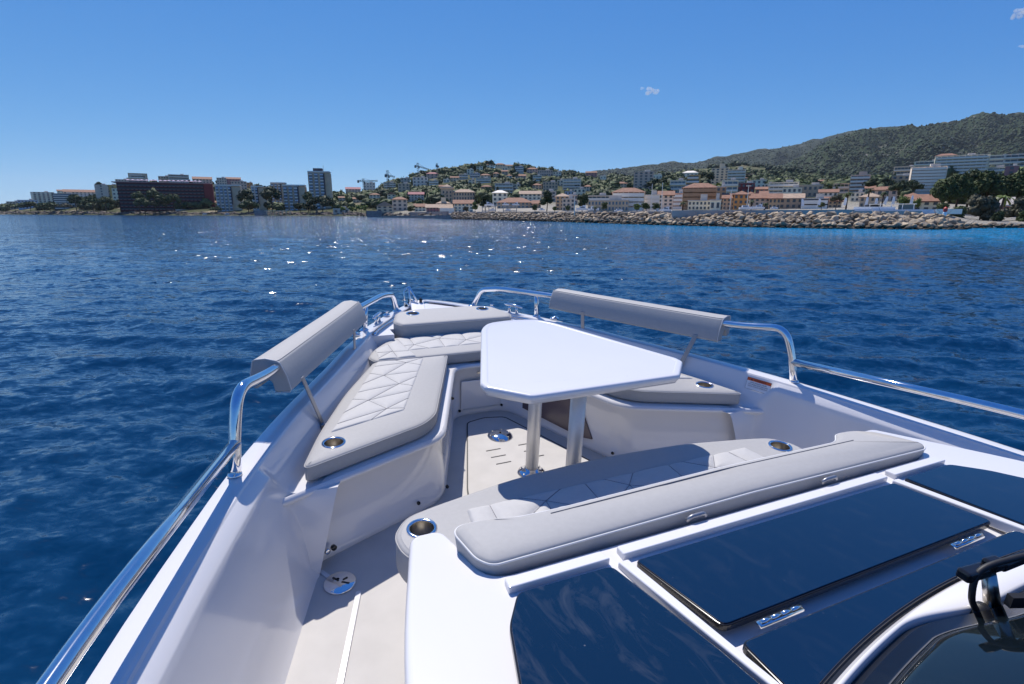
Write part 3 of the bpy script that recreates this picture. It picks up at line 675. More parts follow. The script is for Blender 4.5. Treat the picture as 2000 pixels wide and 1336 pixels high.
H('terrace_house', 'cream terraced row climbing the slope left of the pink grey block', 1626, 1661, 358, 378, 2, 5, 'cream', 'flat', style='band', steps=2)
H('house', 'low tan house with tile roof behind the first palm', 1610, 1640, 386, 406, 2, 4, 'tan', 'gable')
H('apartment_block', 'pink grey block with red roof edge on the slope', 1660, 1692, 343, 378, 5, 3, 'pink', cat='building', style='band', tower=(.1, .4, 2.2))
H('house', 'white house with flat roof below the pink grey block', 1662, 1684, 376, 394, 2, 3, 'white')
H('house', 'long house with brown tile roof behind the flags', 1700, 1745, 366, 394, 2, 4, 'pink', 'hip')
H('restaurant', 'restaurant with wide orange tile roof behind the flags', 1680, 1714, 378, 406, 2, 4, 'stone', 'hip', rm=m_tile2, cat='building')
H('terrace_house', 'cream terraced row under the mountain left of the big white apartments', 1747, 1787, 326, 350, 3, 7, 'cream', cat='building', style='band')
H('apartment_block', 'white terraced row joining the cream row and the big apartments', 1787, 1832, 316, 346, 4, 6, 'white', cat='building', style='band')
H('house', 'tan and orange houses below the cream terraced row', 1733, 1780, 344, 366, 3, 5, 'tan', cat='house')
H('apartment_block', 'lilac white high block standing in front of the big apartments', 1779, 1834, 328, 380, 9, 5, 'lilac', cat='building', style='band', yaw=.1)
H('apartment_block', 'biggest white apartment block with orange top storeys on the right slope', 1830, 1912, 306, 352, 8, 9, 'white', cat='building', style='band', yaw=.05)
H('apartment_block', 'orange roofed upper storeys crowning the biggest apartment block', 1828, 1862, 301, 322, 3, 4, 'cream', 'hip', cat='building')
H('house', 'white house with terracotta roof beside the right-hand pines', 1772, 1826, 382, 413, 2, 4, 'white', 'gable')
H('house', 'brown roofed house left of the white house beside the pines', 1764, 1795, 378, 400, 2, 3, 'tan', 'hip')
H('apartment_block', 'long white low apartments with terracotta end wall above the pines', 1910, 1962, 328, 350, 3, 6, 'white', cat='building', style='band')
H('house', 'terracotta end house of the long white low apartments', 1962, 1982, 325, 350, 3, 1, 'rose')
H('apartment_block', 'upper white row of flats at the right edge, left part', 1925, 1968, 304, 328, 3, 5, 'white', cat='building', style='band')
H('apartment_block', 'upper white row of flats cut by the right edge', 1968, 2030, 301, 326, 3, 6, 'lilac', cat='building', style='band')
H('house', 'small grey-roofed boathouse between the pines at the right shore', 1943, 1966, 400, 422, 1, 2, 'rose', 'gable', rm=m_conc, Y=112)

for a in (
 ('small cream house left of the white left shoulder villa', 880, 896, 345, 354, 2, 3, 'cream', 'gable', 'win'),
 ('small white house below the glassy white villa', 915, 928, 351, 359, 2, 2, 'white', 'flat', 'win'),
 ('pale house in the wood left of the mansion tower', 858, 874, 362, 372, 2, 3, 'lilac', 'gable', 'win'),
 ('tiny white house on the left flank of the hill', 866, 878, 350, 357, 1, 2, 'white', 'flat', 'win'),
 ('tan house in the wood below the long white modern villa', 940, 960, 362, 371, 2, 3, 'tan', 'hip', 'win'),
 ('white terraced house right of the grey modern block', 1003, 1016, 360, 372, 2, 2, 'white', 'flat', 'win'),
 ('cream house left of the cream grey block', 1040, 1058, 359, 370, 2, 3, 'cream', 'hip', 'win'),
 ('white house right of the cream grey block', 1088, 1100, 352, 364, 2, 2, 'white', 'flat', 'win'),
 ('pale row house right of the long pale pink row', 1080, 1096, 336, 346, 2, 3, 'white', 'flat', 'win'),
 ('white house in the trees right of the four-storey block', 1140, 1156, 362, 374, 2, 3, 'white', 'hip', 'win'),
 ('cream house in the trees left of the pinkish grey high block', 1205, 1224, 356, 368, 2, 3, 'cream', 'gable', 'win'),
 ('small lilac house between the tallest tower and the first crane', 662, 676, 384, 393, 2, 2, 'lilac', 'gable', 'win'),
 ('cream house among the trees above the lime trees', 690, 708, 386, 396, 2, 3, 'cream', 'gable', 'win'),
 ('pale house right of the long pink-roofed house, lower', 722, 742, 378, 390, 2, 3, 'white', 'hip', 'win'),
 ('white house below the pink house on the hill shoulder', 838, 856, 353, 362, 2, 3, 'white', 'flat', 'band'),
 ('white block between the rust-roofed house and the long arched building', 1492, 1506, 360, 380, 3, 2, 'white', 'flat', 'win'),
 ('cream villa on the wooded spur above the red house', 1440, 1458, 346, 357, 2, 3, 'cream', 'hip', 'win'),
 ('pink villa on the slope right of the long arched building', 1590, 1606, 352, 363, 2, 3, 'pink', 'gable', 'win'),
 ('white house above the restaurant with orange roof', 1690, 1706, 364, 378, 2, 3, 'white', 'gable', 'win'),
 ('white house squeezed right of the orange walled house', 1458, 1470, 376, 398, 3, 2, 'white', 'hip', 'win'),
): H('villa' if 'villa' in a[0] else 'house', *a)
# --- sea wall on the breakwater and the club terrace
shore_wall('sea_wall', 'long plain grey sea wall on top of the breakwater', 1312, 1668, 410.5, 419, (104, 91), m_conc, 'wall', .6)
shore_wall('sea_wall', 'lower grey sea wall below the club terrace', 1668, 1800, 412.5, 421, (90.8, 88), m_conc, 'wall', .6)
q = MB_(); cs_ = np.linspace(882, 1312, 30); V = []
def _bwb(px): return CAM_Z * (F_PX / _cp) / (float(np.interp(px, [880, 900, 1000, 1100, 1200, 1300, 1400], [427.6, 428, 430.5, 433, 436.5, 439.5, 442])) - 415)
for c_ in cs_:
    Yq = _bwb(c_) + 9.2
    for dy, z in ((0, 1.0), (0, 2.55), (1.2, 2.55), (1.2, 1.0)): V.append(((c_ - 1000) / (F_PX / _cp) * Yq, Yq + dy, z))
q.add(V, [(i * 4 + a, i * 4 + a + 1, (i + 1) * 4 + a + 1, (i + 1) * 4 + a) for i in range(len(cs_) - 1) for a in range(3)]); o = fix_normals(q.build('quay', m_conc)); tag(o, 'low grey quay edge along the left half of the breakwater', 'quay')
cl_ = empty('club_terrace'); c = at(1745, 420, 97); cl_.location = c; cl_.rotation_euler = (0, 0, -math.atan2(c.x, c.y) - .03); tag(cl_, 'white and blue club terrace on the breakwater under the flags', 'building')
RECTS.append((1655, 1840, 395, 422, 97)); k = 97 / (F_PX / _cp)
ubox('terrace_wall', (-2 * k, 0, 6 * k), (172 * k, .4, 9 * k), WM['blue'], cl_); ubox('upper_wall', (-34 * k, 1.2, 12 * k), (70 * k, .4, 8 * k), WM['blue'], cl_)
ubox('terrace_floor', (-2 * k, 2, 10 * k), (172 * k, 4, .1), m_slab, cl_); ubox('canopy', (-5 * k, 2.2, 21 * k), (78 * k, 2.4, .12), m_slab, cl_)
for j in range(5): ubox('post', (-42 * k + j * 18 * k, 1.2, 15 * k), (.10, .10, 12 * k), m_white, cl_)
ubox('cabin', (18 * k, 3.0, 15 * k), (26 * k, 1.5, 10 * k), m_glassb, cl_); ubox('cabin', (-40 * k, 3.2, 16 * k), (22 * k, 1.5, 8 * k), WM['dark'], cl_)
ubox('hull_panel', (84 * k, -.4, 6.5 * k), (38 * k, .3, 9 * k), m_slab, cl_)
# flags
for i, (px, t_, b_, ln, lab) in enumerate(((1565, 389, 404, -.10, 'first white feather flag from the left'), (1596, 388, 401, .16, 'second white feather flag from the left'), (1646, 386, 402, .18, 'third white feather flag from the left, beside the palm'), (1688, 385, 403, .14, 'fourth white feather flag from the left, wide'),
                                     (1708, 387, 399, .10, 'fifth white feather flag from the left, narrow'), (1724, 383, 401, .30, 'white feather flag leaning most, over the terrace'), (1740, 384, 402, .10, 'white feather flag right of the most leaning one'), (1776, 382, 400, .12, 'rightmost white feather flag'))):
    Yf = 106; k = Yf / (F_PX / _cp); c = at(px, b_, Yf); f_ = empty('feather_flag'); f_.location = c; f_.rotation_euler = (0, ln, 0); tag(f_, lab + ' behind the sea wall', 'flag', 'feather flags on the breakwater'); hh = (b_ - t_) * k
    q = MB_(); q.tube([(0, 0, -1), (0, 0, hh * .8), (.08, 0, hh)], .025, 6); q.build('pole', m_white, f_)
    q = MB_(); V = []; n_ = 8
    for j in range(n_ + 1):
        z = hh * (.12 + .88 * j / n_); wd = .52 * (1 - .35 * (j / n_) ** 3); V += [(.02, .0, z), (.02 + wd * .5, .05 * math.sin(j), z), (.02 + wd, .02 * math.cos(j * 2), z - .06)]
    fc = [(j * 3 + a, j * 3 + a + 1, j * 3 + a + 4, j * 3 + a + 3) for j in range(n_) for a in (0, 1)]; q.add(V, fc); o = q.build('banner', m_white, f_); sd = o.modifiers.new('s', 'SOLIDIFY'); sd.thickness = .02
# beacon at the breakwater end
c = at(1844, 424, 90); bcn = empty('harbour_beacon'); bcn.location = c; tag(bcn, 'small red beacon on a white base at the end of the breakwater', 'beacon'); k = 90 / (F_PX / _cp)
q = MB_(); q.lathe((0, 0, -.5), [(.30, 0), (.28, 1.2), (.20, 1.3)], 14); q.build('base', m_white, bcn); q = MB_(); q.lathe((0, 0, .8), [(.16, 0), (.30, .15), (.30, .6), (.12, .75), (.03, .9)], 14); q.build('lantern', m_redp, bcn)
# --- cranes
def crane(label, px, top, base, jl, jr, Y, slope=0.0):
    c = at(px, base, Y); k = Y / (F_PX / _cp); r = empty('tower_crane'); r.location = c; r.rotation_euler = (0, 0, -math.atan2(c.x, c.y)); tag(r, label, 'crane', 'tower cranes on the left hill'); h = (base - top) * k; hj = h * .80; t = .32
    def lattice(a, b, wd):
        q = MB_(); A_, B__ = Vector(a), Vector(b); d_ = (B__ - A_); n_ = max(3, int(d_.length / (wd * 1.6))); u = d_.normalized(); s1 = u.orthogonal().normalized(); s2 = u.cross(s1); cs = [(s1 + s2) * wd / 2, (s1 - s2) * wd / 2, (-s1 - s2) * wd / 2, (-s1 + s2) * wd / 2]
        for cc in cs: q.tube([A_ + cc, B__ + cc], t * .5, 4)
        for i in range(n_):
            for m__ in range(4): q.tube([A_ + d_ * (i / n_) + cs[m__], A_ + d_ * ((i + 1) / n_) + cs[(m__ + 1) % 4]], t * .3, 3, caps=False)
        return q
    lattice((0, 0, -14), (0, 0, h), 1.5).build('mast', m_steelk, r)
    lattice((0, 0, hj), ((jr - px) * k, 0, hj - slope * k), 1.1).build('jib', m_steelk, r); lattice((0, 0, hj), ((jl - px) * k, 0, hj + .3), 1.1).build('counter_jib', m_steelk, r)
    ubox('counterweight', ((jl - px) * k + .8, 0, hj - .6), (2.2, 1.6, 2.6), m_steelk, r); ubox('cab', (1.2, -.8, hj - 1.6), (1.6, 1.4, 2.0), m_steelk, r)
    q = MB_(); q.tube([(0, 0, h), ((jr - px) * k * .7, 0, hj - slope * k * .7)], .14, 4); q.tube([(0, 0, h), ((jl - px) * k * .8, 0, hj)], .14, 4); q.build('tie_bars', m_steelk, r)
crane('lowest tower crane, leftmost on the hill, with level jib', 711, 350, 374, 700, 738, 640, -1)
crane('tall tower crane second from the left with short jib', 759, 335, 382, 754, 773, 560, 3)
crane('tower crane third from the left with the longest sloping jib', 817, 320, 350, 811, 838, 650, 6)
crane('smallest crane seen end-on at the tree line of the hill', 854, 320, 343, 852, 858, 690, 2)
# --- moored and parked boats, masts
def yacht(label, px, base, wpx, Y, fly=True, flip=1, group='white boats ashore behind the breakwater'):
    k = Y / (F_PX / _cp); c = at(px, base, Y); r = empty('motor_yacht'); r.location = c; r.rotation_euler = (0, 0, -math.atan2(c.x, c.y) + .2 * flip); tag(r, label, 'boat', group); L_ = wpx * k; b_ = L_ * .30; hh = L_ * .16
    q = MB_(); n_ = 9; rows = []
    for i in range(n_):
        t = i / (n_ - 1); wd = b_ / 2 * (1 - max(0, (t - .45) / .55) ** 2.2); x = flip * (-L_ / 2 + L_ * t); rows.append([(x, -wd, hh * (1 + .35 * t)), (x, -wd * .7, 0), (x, wd * .7, 0), (x, wd, hh * (1 + .35 * t))])
    V = [p for rr in rows for p in rr]; Fc = [(i * 4 + j, i * 4 + (j + 1) % 4, (i + 1) * 4 + (j + 1) % 4, (i + 1) * 4 + j) for i in range(n_ - 1) for j in range(4)] + [(0, 3, 2, 1)]; q.add(V, Fc); fix_normals(q.build('hull', m_white, r))
    q = MB_(); x0, x1 = -L_ * .28 * flip, L_ * .16 * flip; q.add([(x0, -b_ * .36, hh), (x1 + L_ * .10 * flip, -b_ * .34, hh * 1.1), (x1 + L_ * .10 * flip, b_ * .34, hh * 1.1), (x0, b_ * .36, hh), (x0, -b_ * .32, hh * 2), (x1, -b_ * .3, hh * 2), (x1, b_ * .3, hh * 2), (x0, b_ * .32, hh * 2)], [(0, 1, 5, 4), (1, 2, 6, 5), (2, 3, 7, 6), (3, 0, 4, 7), (4, 5, 6, 7)]); fix_normals(q.build('cabin', m_white, r))
    ubox('window', ((x0 + x1) / 2, -b_ * .345, hh * 1.55), (abs(x1 - x0) * .8, b_ * .04, hh * .42), m_glass, r)
    if fly: ubox('flybridge', (x0 * .6, 0, hh * 2.3), (L_ * .24, b_ * .55, hh * .5), m_white, r); q = MB_(); q.tube([(x0, 0, hh * 2), (x0 * 1.1, 0, hh * 3.6)], L_ * .008, 5); q.build('aerial', m_white, r)
for a in (('white boat on the left boat rack', 956, 402, 18, 200, True, 1), ('white boat under the left boat rack', 962, 411, 12, 195, False, -1), ('white boat on the second boat rack', 988, 401, 13, 185, True, 1), ('white boat on the third boat rack', 1007, 401, 14, 178, True, -1), ('small white boat low beside the racks', 992, 411, 11, 176, False, 1), ('white boat left of the two lamp globes', 1058, 411, 12, 160, True, 1),
          ('long white cruiser before the second dark round tree', 1137, 411, 24, 150, True, -1), ('white cruiser moored beside the long white cruiser', 1160, 411, 20, 146, True, 1), ('low white boat before the long grey terrace', 1208, 413, 16, 140, False, 1), ('small boat with red stripe left of the big flybridge yacht', 1283, 414, 12, 122, False, 1), ('big white flybridge yacht at the left end of the sea wall', 1300, 413, 22, 124, True, -1),
          ('white yacht showing above the sea wall under the orange house', 1456, 409, 24, 118, False, 1), ('white flybridge yacht right of the one under the orange house', 1481, 408, 22, 116, True, -1), ('small white boat at the sea wall left of the flags', 1512, 408, 14, 112, False, 1), ('white day boat at anchor below the first glass tower', 444, 419.2, 9, 420, False, 1), ('white boat moored at the foot of the maroon hotel', 400, 419, 8, 425, False, 1)): yacht(*a)
H('harbour_building', 'low white harbour building with roof deck on the sea wall', 1344, 1386, 397, 411, 2, 6, 'white', cat='building', Y=135, dp=5)
H('harbour_building', 'small white van-shaped kiosk right of the harbour building', 1386, 1406, 401, 411, 1, 2, 'white', cat='building', Y=128, dp=4)
for px, label in ((955, 'grey steel boat rack, left of the pair'), (996, 'grey steel boat rack, right of the pair')):
    Y = 190 if px < 970 else 180; k = Y / (F_PX / _cp); c = at(px, 414, Y); r = empty('boat_rack'); r.location = c; tag(r, label + ' below the long low villa', 'rack'); wd = 26 * k
    for sx in (-1, 0, 1): ubox('post', (sx * wd / 2, 0, 5 * k), (.25, .25, 12 * k), m_conc, r)
    for z in (2 * k, 9.5 * k): ubox('beam', (0, 0, z), (wd, 1.5, .25), m_conc, r)
for px, t_, b_, label in ((1271, 361, 412, 'left of two bare white masts before the white stepped building'), (1291, 359, 412, 'right of two bare white masts before the mauve building'), (1122, 384, 412, 'lamp mast before the second dark round tree'), (1425, 372, 410, 'slim mast right of the brown hotel'), (1458, 364, 408, 'tall floodlight mast before the orange house')):
    Y = 130; k = Y / (F_PX / _cp); c = at(px, b_, Y); r = empty('mast'); r.location = c; tag(r, label, 'mast'); q = MB_(); q.tube([(0, 0, -1), (0, 0, (b_ - t_) * k)], [.10, .06], 6); q.build('pole', m_slab, r)
    q = MB_(); q.box((0, 0, (b_ - t_) * k * (.98 if 'flood' in label else .55)), (1.1 if 'flood' in label else .5, .12, .14)); q.build('crossarm', m_slab, r)

# ================================================================== vegetation and rocks
def leaf_mat(name):
    m, nt, b = nt_of(name); L = nt.links.new
    b.inputs['Roughness'].default_value = .75; b.inputs['Specular IOR Level'].default_value = .25
    a = nt.nodes.new('ShaderNodeAttribute'); a.attribute_name = 'tint'; L(a.outputs['Color'], b.inputs['Base Color'])
    b.inputs['Subsurface Weight'].default_value = 0
    return m
m_leaf = leaf_mat('foliage')
def np_mesh(name, V, T, tint, m, parent=None):
    me = bpy.data.meshes.new(name); V = np.asarray(V, np.float32); T = np.asarray(T, np.int32)
    me.vertices.add(len(V)); me.vertices.foreach_set('co', V.ravel()); me.loops.add(T.size); me.loops.foreach_set('vertex_index', T.ravel())
    me.polygons.add(len(T)); me.polygons.foreach_set('loop_start', np.arange(len(T), dtype=np.int32) * 3)
    me.update(calc_edges=True)
    if tint is not None:
        at_ = me.attributes.new('tint', 'FLOAT_COLOR', 'POINT'); c4 = np.ones((len(V), 4), np.float32); c4[:, :3] = tint; at_.data.foreach_set('color', c4.ravel())
    me.materials.append(m); o = bpy.data.objects.new(name, me); return link(o, parent)
def ico(sub):
    bm = bmesh.new(); bmesh.ops.create_icosphere(bm, subdivisions=sub, radius=1.0); V = np.array([v.co[:] for v in bm.verts]); T = np.array([[v.index for v in f.verts] for f in bm.faces]); bm.free(); return V, T
ICO1, ICO2 = ico(1), ico(2)
def crown_np(rs, w, h, lobes, nleaf, ls, kind='pine', col=(.030, .050, .018), var=.35):
    """crown of lobes: darker solid cores with many small leaf sprays over them; origin at crown base centre"""
    Vs, Ts, Cs = [], [], []; n0 = 0; col = np.array(col); C_ = []; R_ = []
    for i in range(lobes):
        a = rs.uniform(0, 6.283); 
        if kind == 'cypress': t = (i + .5) / lobes; c = np.array([0, 0, h * t]); r = np.array([w * .5, w * .5, h / lobes * 1.3]) * (.35 + .75 * math.sin(math.pi * min(1, .12 + t * .86)) ** .7)
        elif kind == 'round':
            u = rs.uniform(-1, 1); rr = rs.uniform(.2, .62); c = np.array([math.cos(a) * rr * w * .5, math.sin(a) * rr * w * .5, h * (.5 + .34 * u)]); r = np.array([w, w, h]) * rs.uniform(.16, .26)
        else:
            rr = math.sqrt(rs.uniform(.02, .75)); z = h * (.30 + .52 * (1 - rr ** 2) * rs.uniform(.7, 1.15)); c = np.array([math.cos(a) * rr * w * .5, math.sin(a) * rr * w * .5, z]); r = np.array([w * .24, w * .24, h * .20]) * rs.uniform(.7, 1.15)
        C_.append(c); R_.append(r)
        V, T = ICO1; d = 1 + .25 * rs.normal(size=(len(V), 1)); Vs.append(c + V * r * .80 * d); Ts.append(T + n0); n0 += len(V); Cs.append(np.tile(col * rs.uniform(.55, .8), (len(V), 1)))
    k = nleaf // lobes
    for c, r in zip(C_, R_):
        n = rs.normal(size=(k, 3)); n /= np.linalg.norm(n, axis=1, keepdims=True); n[:, 2] = np.where(n[:, 2] < -.3, -n[:, 2], n[:, 2])
        p = c + n * r * rs.uniform(.80, 1.12, size=(k, 1)); t = rs.normal(size=(k, 3)); t /= np.linalg.norm(t, axis=1, keepdims=True); b = np.cross(n + .5 * rs.normal(size=(k, 3)), t); b /= np.linalg.norm(b, axis=1, keepdims=True) + 1e-9
        s = ls * rs.uniform(.6, 1.5, size=(k, 1)); q = np.stack([p - t * s, p + b * s * .8, p + t * s, p - b * s * .8], 1).reshape(-1, 3)
        idx = n0 + np.arange(k)[:, None] * 4; Ts.append(np.concatenate([idx + [0, 1, 2], idx + [0, 2, 3]])); n0 += 4 * k; Vs.append(q)
        cc = col * rs.uniform(1 - var, 1 + var, size=(k, 1)) * (1.0 + .25 * rs.uniform()); Cs.append(np.repeat(cc, 4, 0))
    return np.concatenate(Vs), np.concatenate(Ts), np.concatenate(Cs)
TREE_RECTS = []
def tree(label, px, base, top, wpx, Y=None, kind='pine', col=(.030, .048, .017), seed=0, nleaf=700, name='pine_tree', cat='tree', group=None, trunk_f=.35, lobes=14):
    Y = Y or dist_for(px, base); k = Y / (F_PX / _cp); c = at(px, base, Y); rs = np.random.RandomState(seed + int(px)); hh = (base - top) * k; w = wpx * k
    r = empty(name); r.location = c; tag(r, label, cat, group)
    V, T, C_ = crown_np(rs, w, hh * (1 - trunk_f * .6), lobes, nleaf, max(.10, w * .040), kind, col); V[:, 2] += hh * trunk_f * .6
    np_mesh('crown', V, T, C_, m_leaf, r)
    q = MB_(); ln = rs.uniform(-.08, .08) * hh; tr = max(.06, hh * .022)
    q.tube([(0, 0, -2.5), (0, 0, 0), (ln * .6, 0, hh * .35), (ln, 0, hh * .7)], [tr * 1.3, tr * 1.2, tr, tr * .5], 8)
    for i in range(4): a = rs.uniform(0, 6.28); q.tube([(ln * .6, 0, hh * (.35 + .06 * i)), (ln + math.cos(a) * w * .28, math.sin(a) * w * .28, hh * (.62 + .05 * i))], [tr * .6, tr * .25], 6)
    q.build('trunk', m_trunk, r); TREE_RECTS.append((px - wpx * .45, px + wpx * .45, Y)); return r
def palm(label, px, base, top, wpx, Y=None, seed=1, col=(.05, .075, .025)):
    Y = Y or dist_for(px, base); k = Y / (F_PX / _cp); c = at(px, base, Y); hh = (base - top) * k; w = wpx * k; rs = np.random.RandomState(seed); r = empty('palm_tree'); r.location = c; tag(r, label, 'tree', 'palms on the promenade')
    q = MB_(); q.tube([(0, 0, -2), (0, 0, hh * .4), (hh * .03, 0, hh * .74)], [.22, .18, .16], 8); q.build('trunk', m_trunk, r)
    Vs, Ts, Cs = [], [], []; n0 = 0
    for i in range(26):
        a = rs.uniform(0, 6.283); el = rs.uniform(-.3, 1.1); L_ = w * .5 * rs.uniform(.8, 1.1); P = []
        for j in range(7):
            t = j / 6; x = L_ * t * math.cos(el * (1 - t * .4)); z = hh * .74 + L_ * (math.sin(el) * t - .75 * t * t); P.append((math.cos(a) * x + hh * .03, math.sin(a) * x, z))
        P = np.array(P); sd = np.array([-math.sin(a), math.cos(a), 0])
        for j in range(6):
            wd = L_ * .13 * (1 - .7 * abs(j / 5 - .45)); q4 = np.array([P[j] - sd * wd - [0, 0, wd * .5], P[j], P[j + 1], P[j + 1] - sd * wd - [0, 0, wd * .5], P[j] + sd * wd - [0, 0, wd * .5], P[j + 1] + sd * wd - [0, 0, wd * .5]]); Vs.append(q4); Ts.append(np.array([[0, 1, 2], [0, 2, 3], [1, 4, 5], [1, 5, 2]]) + n0); n0 += 6; Cs.append(np.tile(np.array(col) * rs.uniform(.6, 1.4), (6, 1)))
    np_mesh('fronds', np.concatenate(Vs), np.concatenate(Ts), np.concatenate(Cs), m_leaf, r)
DK = (.036, .056, .022); MD = (.060, .088, .030); OL = (.090, .110, .042); LM = (.20, .25, .05); GY = (.095, .092, .058); YG = (.12, .16, .042)
PG = 'pines by the left shore'
for a in (
 ('flat-topped pine on the roof line of the slab block', 194, 366, 356, 11, 690, 'pine', DK), ('leftmost round pine of the left shore', 150, 411, 381, 26, 560, 'pine', MD), ('broad dark pine right of the leftmost round pine', 182, 413, 382, 30, 545, 'pine', MD),
 ('round pine below the ochre house', 208, 414, 383, 28, 530, 'pine', MD), ('small pine below the white square-windowed block', 236, 413, 390, 22, 510, 'pine', DK), ('low shrubby tree on the far left point', 30, 412, 398, 30, 640, 'pine', OL), ('olive tree clump on the left point below the blue block', 60, 412, 395, 34, 620, 'pine', OL), ('olive tree clump below the white stepped block', 98, 412, 394, 34, 600, 'pine', OL), ('grey green tree left of the dark glass block', 128, 412, 398, 26, 590, 'pine', GY),
 ('tall round pine at the left end of the maroon hotel', 274, 416, 370, 21, 470, 'pine', MD), ('widest round pine before the maroon hotel', 303, 416, 370, 27, 466, 'pine', MD), ('round pine left of centre before the maroon hotel', 326, 416, 377, 20, 462, 'pine', MD), ('round pine before the middle of the maroon hotel', 342, 416, 376, 22, 462, 'pine', MD), ('low pine with rusty top before the maroon hotel', 284, 417, 386, 30, 458, 'pine', OL), ('low dark pine below the widest round pine', 312, 417, 388, 26, 456, 'pine', DK),
 ('small dark tree at the foot of the red end wall', 422, 419, 402, 20, 436, 'pine', OL), ('dark pine between the first and second glass towers', 486, 414, 371, 32, 445, 'pine', DK), ('low round pine below the dark pine between the towers', 490, 420, 393, 34, 425, 'pine', MD), ('big dark pine between the second and third glass towers', 532, 415, 365, 38, 432, 'pine', DK), ('dark pine at the foot of the third glass tower', 588, 419, 394, 26, 415, 'pine', DK), ('pine between the third glass tower and the tallest tower', 603, 415, 374, 22, 425, 'pine', MD), ('broad black-green tree before the tallest tower', 630, 421, 382, 48, 400, 'pine', DK), ('small pine at the left of the broad black-green tree', 606, 420, 398, 26, 402, 'pine', DK),
): tree(*a[:5], Y=a[5], kind=a[6], col=a[7], group=PG, nleaf=520)
for i, (px, lab) in enumerate(((671, 'leftmost single lime-green clipped tree on the beach'), (686, 'first lime-green round tree of the row of four'), (697, 'second lime-green round tree of the row of four'), (706, 'third lime-green round tree of the row of four'), (715, 'fourth lime-green round tree of the row of four'))): tree(lab, px, 415, 400, 13, Y=332, kind='round', col=LM, name='clipped_tree', group='lime-green trees on the beach', nleaf=260, lobes=8)
for a in (
 ('large dark round tree before the white hotel with orange roof', 1068, 412, 375, 30, 165, 'round', DK), ('second large dark round tree, right of the first', 1137, 412, 376, 26, 158, 'round', DK), ('dark tree left of the narrow cypress', 948, 413, 380, 26, 215, 'round', DK), ('bright green tree below the dark tree left of the cypress', 928, 414, 395, 16, 208, 'round', YG), ('dark pine above the cream villa with turret', 845, 402, 379, 26, None, 'pine', DK), ('dark pine behind the white cottage on the sea wall', 818, 404, 388, 22, None, 'pine', DK), ('shrub behind the long grey sea wall', 803, 416, 402, 20, 262, 'round', OL), ('round shrub by the yellow house', 910, 416, 404, 14, 206, 'round', GY),
 ('small young tree at the quay left of the white boat', 1045, 414, 399, 14, 158, 'round', OL), ('yellow green young tree on the promenade before the lamp globes', 1083, 414, 404, 10, 150, 'round', YG), ('young tree before the narrow grey house', 1109, 414, 402, 12, 148, 'round', OL), ('young tree before the long grey terrace', 1180, 413, 396, 14, 140, 'round', OL), ('yellow-green tree before the cream corner building', 1244, 413, 399, 16, 130, 'round', YG), ('dense green tree below the white stepped building', 1262, 412, 396, 22, 132, 'round', MD), ('green tree below the two white masts', 1281, 412, 397, 20, 131, 'round', MD),
 ('dark green tree between the slope blocks and yellow building', 1372, 366, 336, 24, None, 'pine', DK), ('tall dark tree right of the yellow stepped building', 1384, 368, 334, 20, None, 'pine', DK), ('broad dark wood edge tree right of the pinkish high block', 1285, 380, 348, 38, None, 'pine', DK), ('dark trees crown left of the white blue-windowed house', 1306, 372, 345, 24, None, 'pine', OL), ('dark pine above the tan villa with roof terrace', 1577, 366, 350, 34, None, 'pine', DK), ('small dark tree right of the tan villa', 1612, 376, 360, 26, None, 'pine', DK), ('brown green tree behind the two high blocks', 1467, 356, 338, 26, None, 'pine', GY),
 ('dark pine below the pink grey block', 1680, 372, 352, 30, None, 'pine', DK), ('broad dark pine behind the long brown-roofed house', 1715, 378, 346, 44, None, 'pine', DK), ('dark pine right of the long brown-roofed house', 1752, 396, 356, 36, None, 'pine', DK), ('dark round tree below the lilac white high block', 1780, 392, 352, 34, None, 'pine', DK), ('bright yellow-green bush behind the club terrace', 1762, 412, 381, 26, 125, 'round', YG), ('second yellow-green bush right of the first behind the club', 1787, 414, 389, 18, 120, 'round', YG), ('brown-green tree left of the first palm', 1632, 408, 378, 24, 150, 'pine', GY), ('small shrub behind the second flag', 1604, 408, 396, 14, 130, 'round', OL),
): tree(*a[:5], Y=a[5], kind=a[6], col=a[7], group='trees of the town', nleaf=520)
tree('narrow dark cypress beside the white house', 972, 394, 366, 8, kind='cypress', col=DK, name='cypress_tree', nleaf=420, trunk_f=.05, lobes=9)
tree('narrow dark cypress above the orange walled house', 1436, 384, 366, 5, kind='cypress', col=DK, name='cypress_tree', nleaf=300, trunk_f=.05, lobes=9)
palm('tall shaggy palm left of the third flag', 1652, 408, 368, 24, 140, 3); palm('palm before the restaurant with orange roof', 1694, 398, 362, 18, 150, 5, DK); palm('low palm on the promenade before the long grey terrace', 1162, 413, 401, 12, 140, 7, OL); palm('palm between orange building and brown hotel', 1333, 411, 391, 16, 130, 9, OL); palm('palm behind the grey tile-roofed house', 1467, 409, 388, 12, 130, 11); palm('low palm behind the flybridge yacht', 1493, 410, 394, 13, 122, 12); palm('palm behind the fourth flag', 1722, 404, 368, 16, 135, 13); palm('broad pale-leaved palm in the right-hand pines', 1952, 424, 373, 34, 104, 15, YG)
RG = 'pines at the right edge'
for a in (('tall pine at the left end of the right-hand grove', 1838, 424, 349, 42, 118), ('second tall pine of the right-hand grove', 1862, 424, 340, 48, 122), ('tallest pine of the right-hand grove', 1884, 424, 335, 46, 126), ('broad pine in the middle of the right-hand grove', 1915, 424, 339, 52, 122), ('pine right of the middle of the right-hand grove', 1946, 424, 341, 50, 124), ('pine near the right edge of the grove', 1978, 424, 342, 50, 122), ('pine cut by the right edge of the grove', 2008, 424, 346, 50, 120)): tree(*a[:5], Y=a[5], col=(.048, .070, .022), group=RG, nleaf=2600, lobes=26, trunk_f=.30)
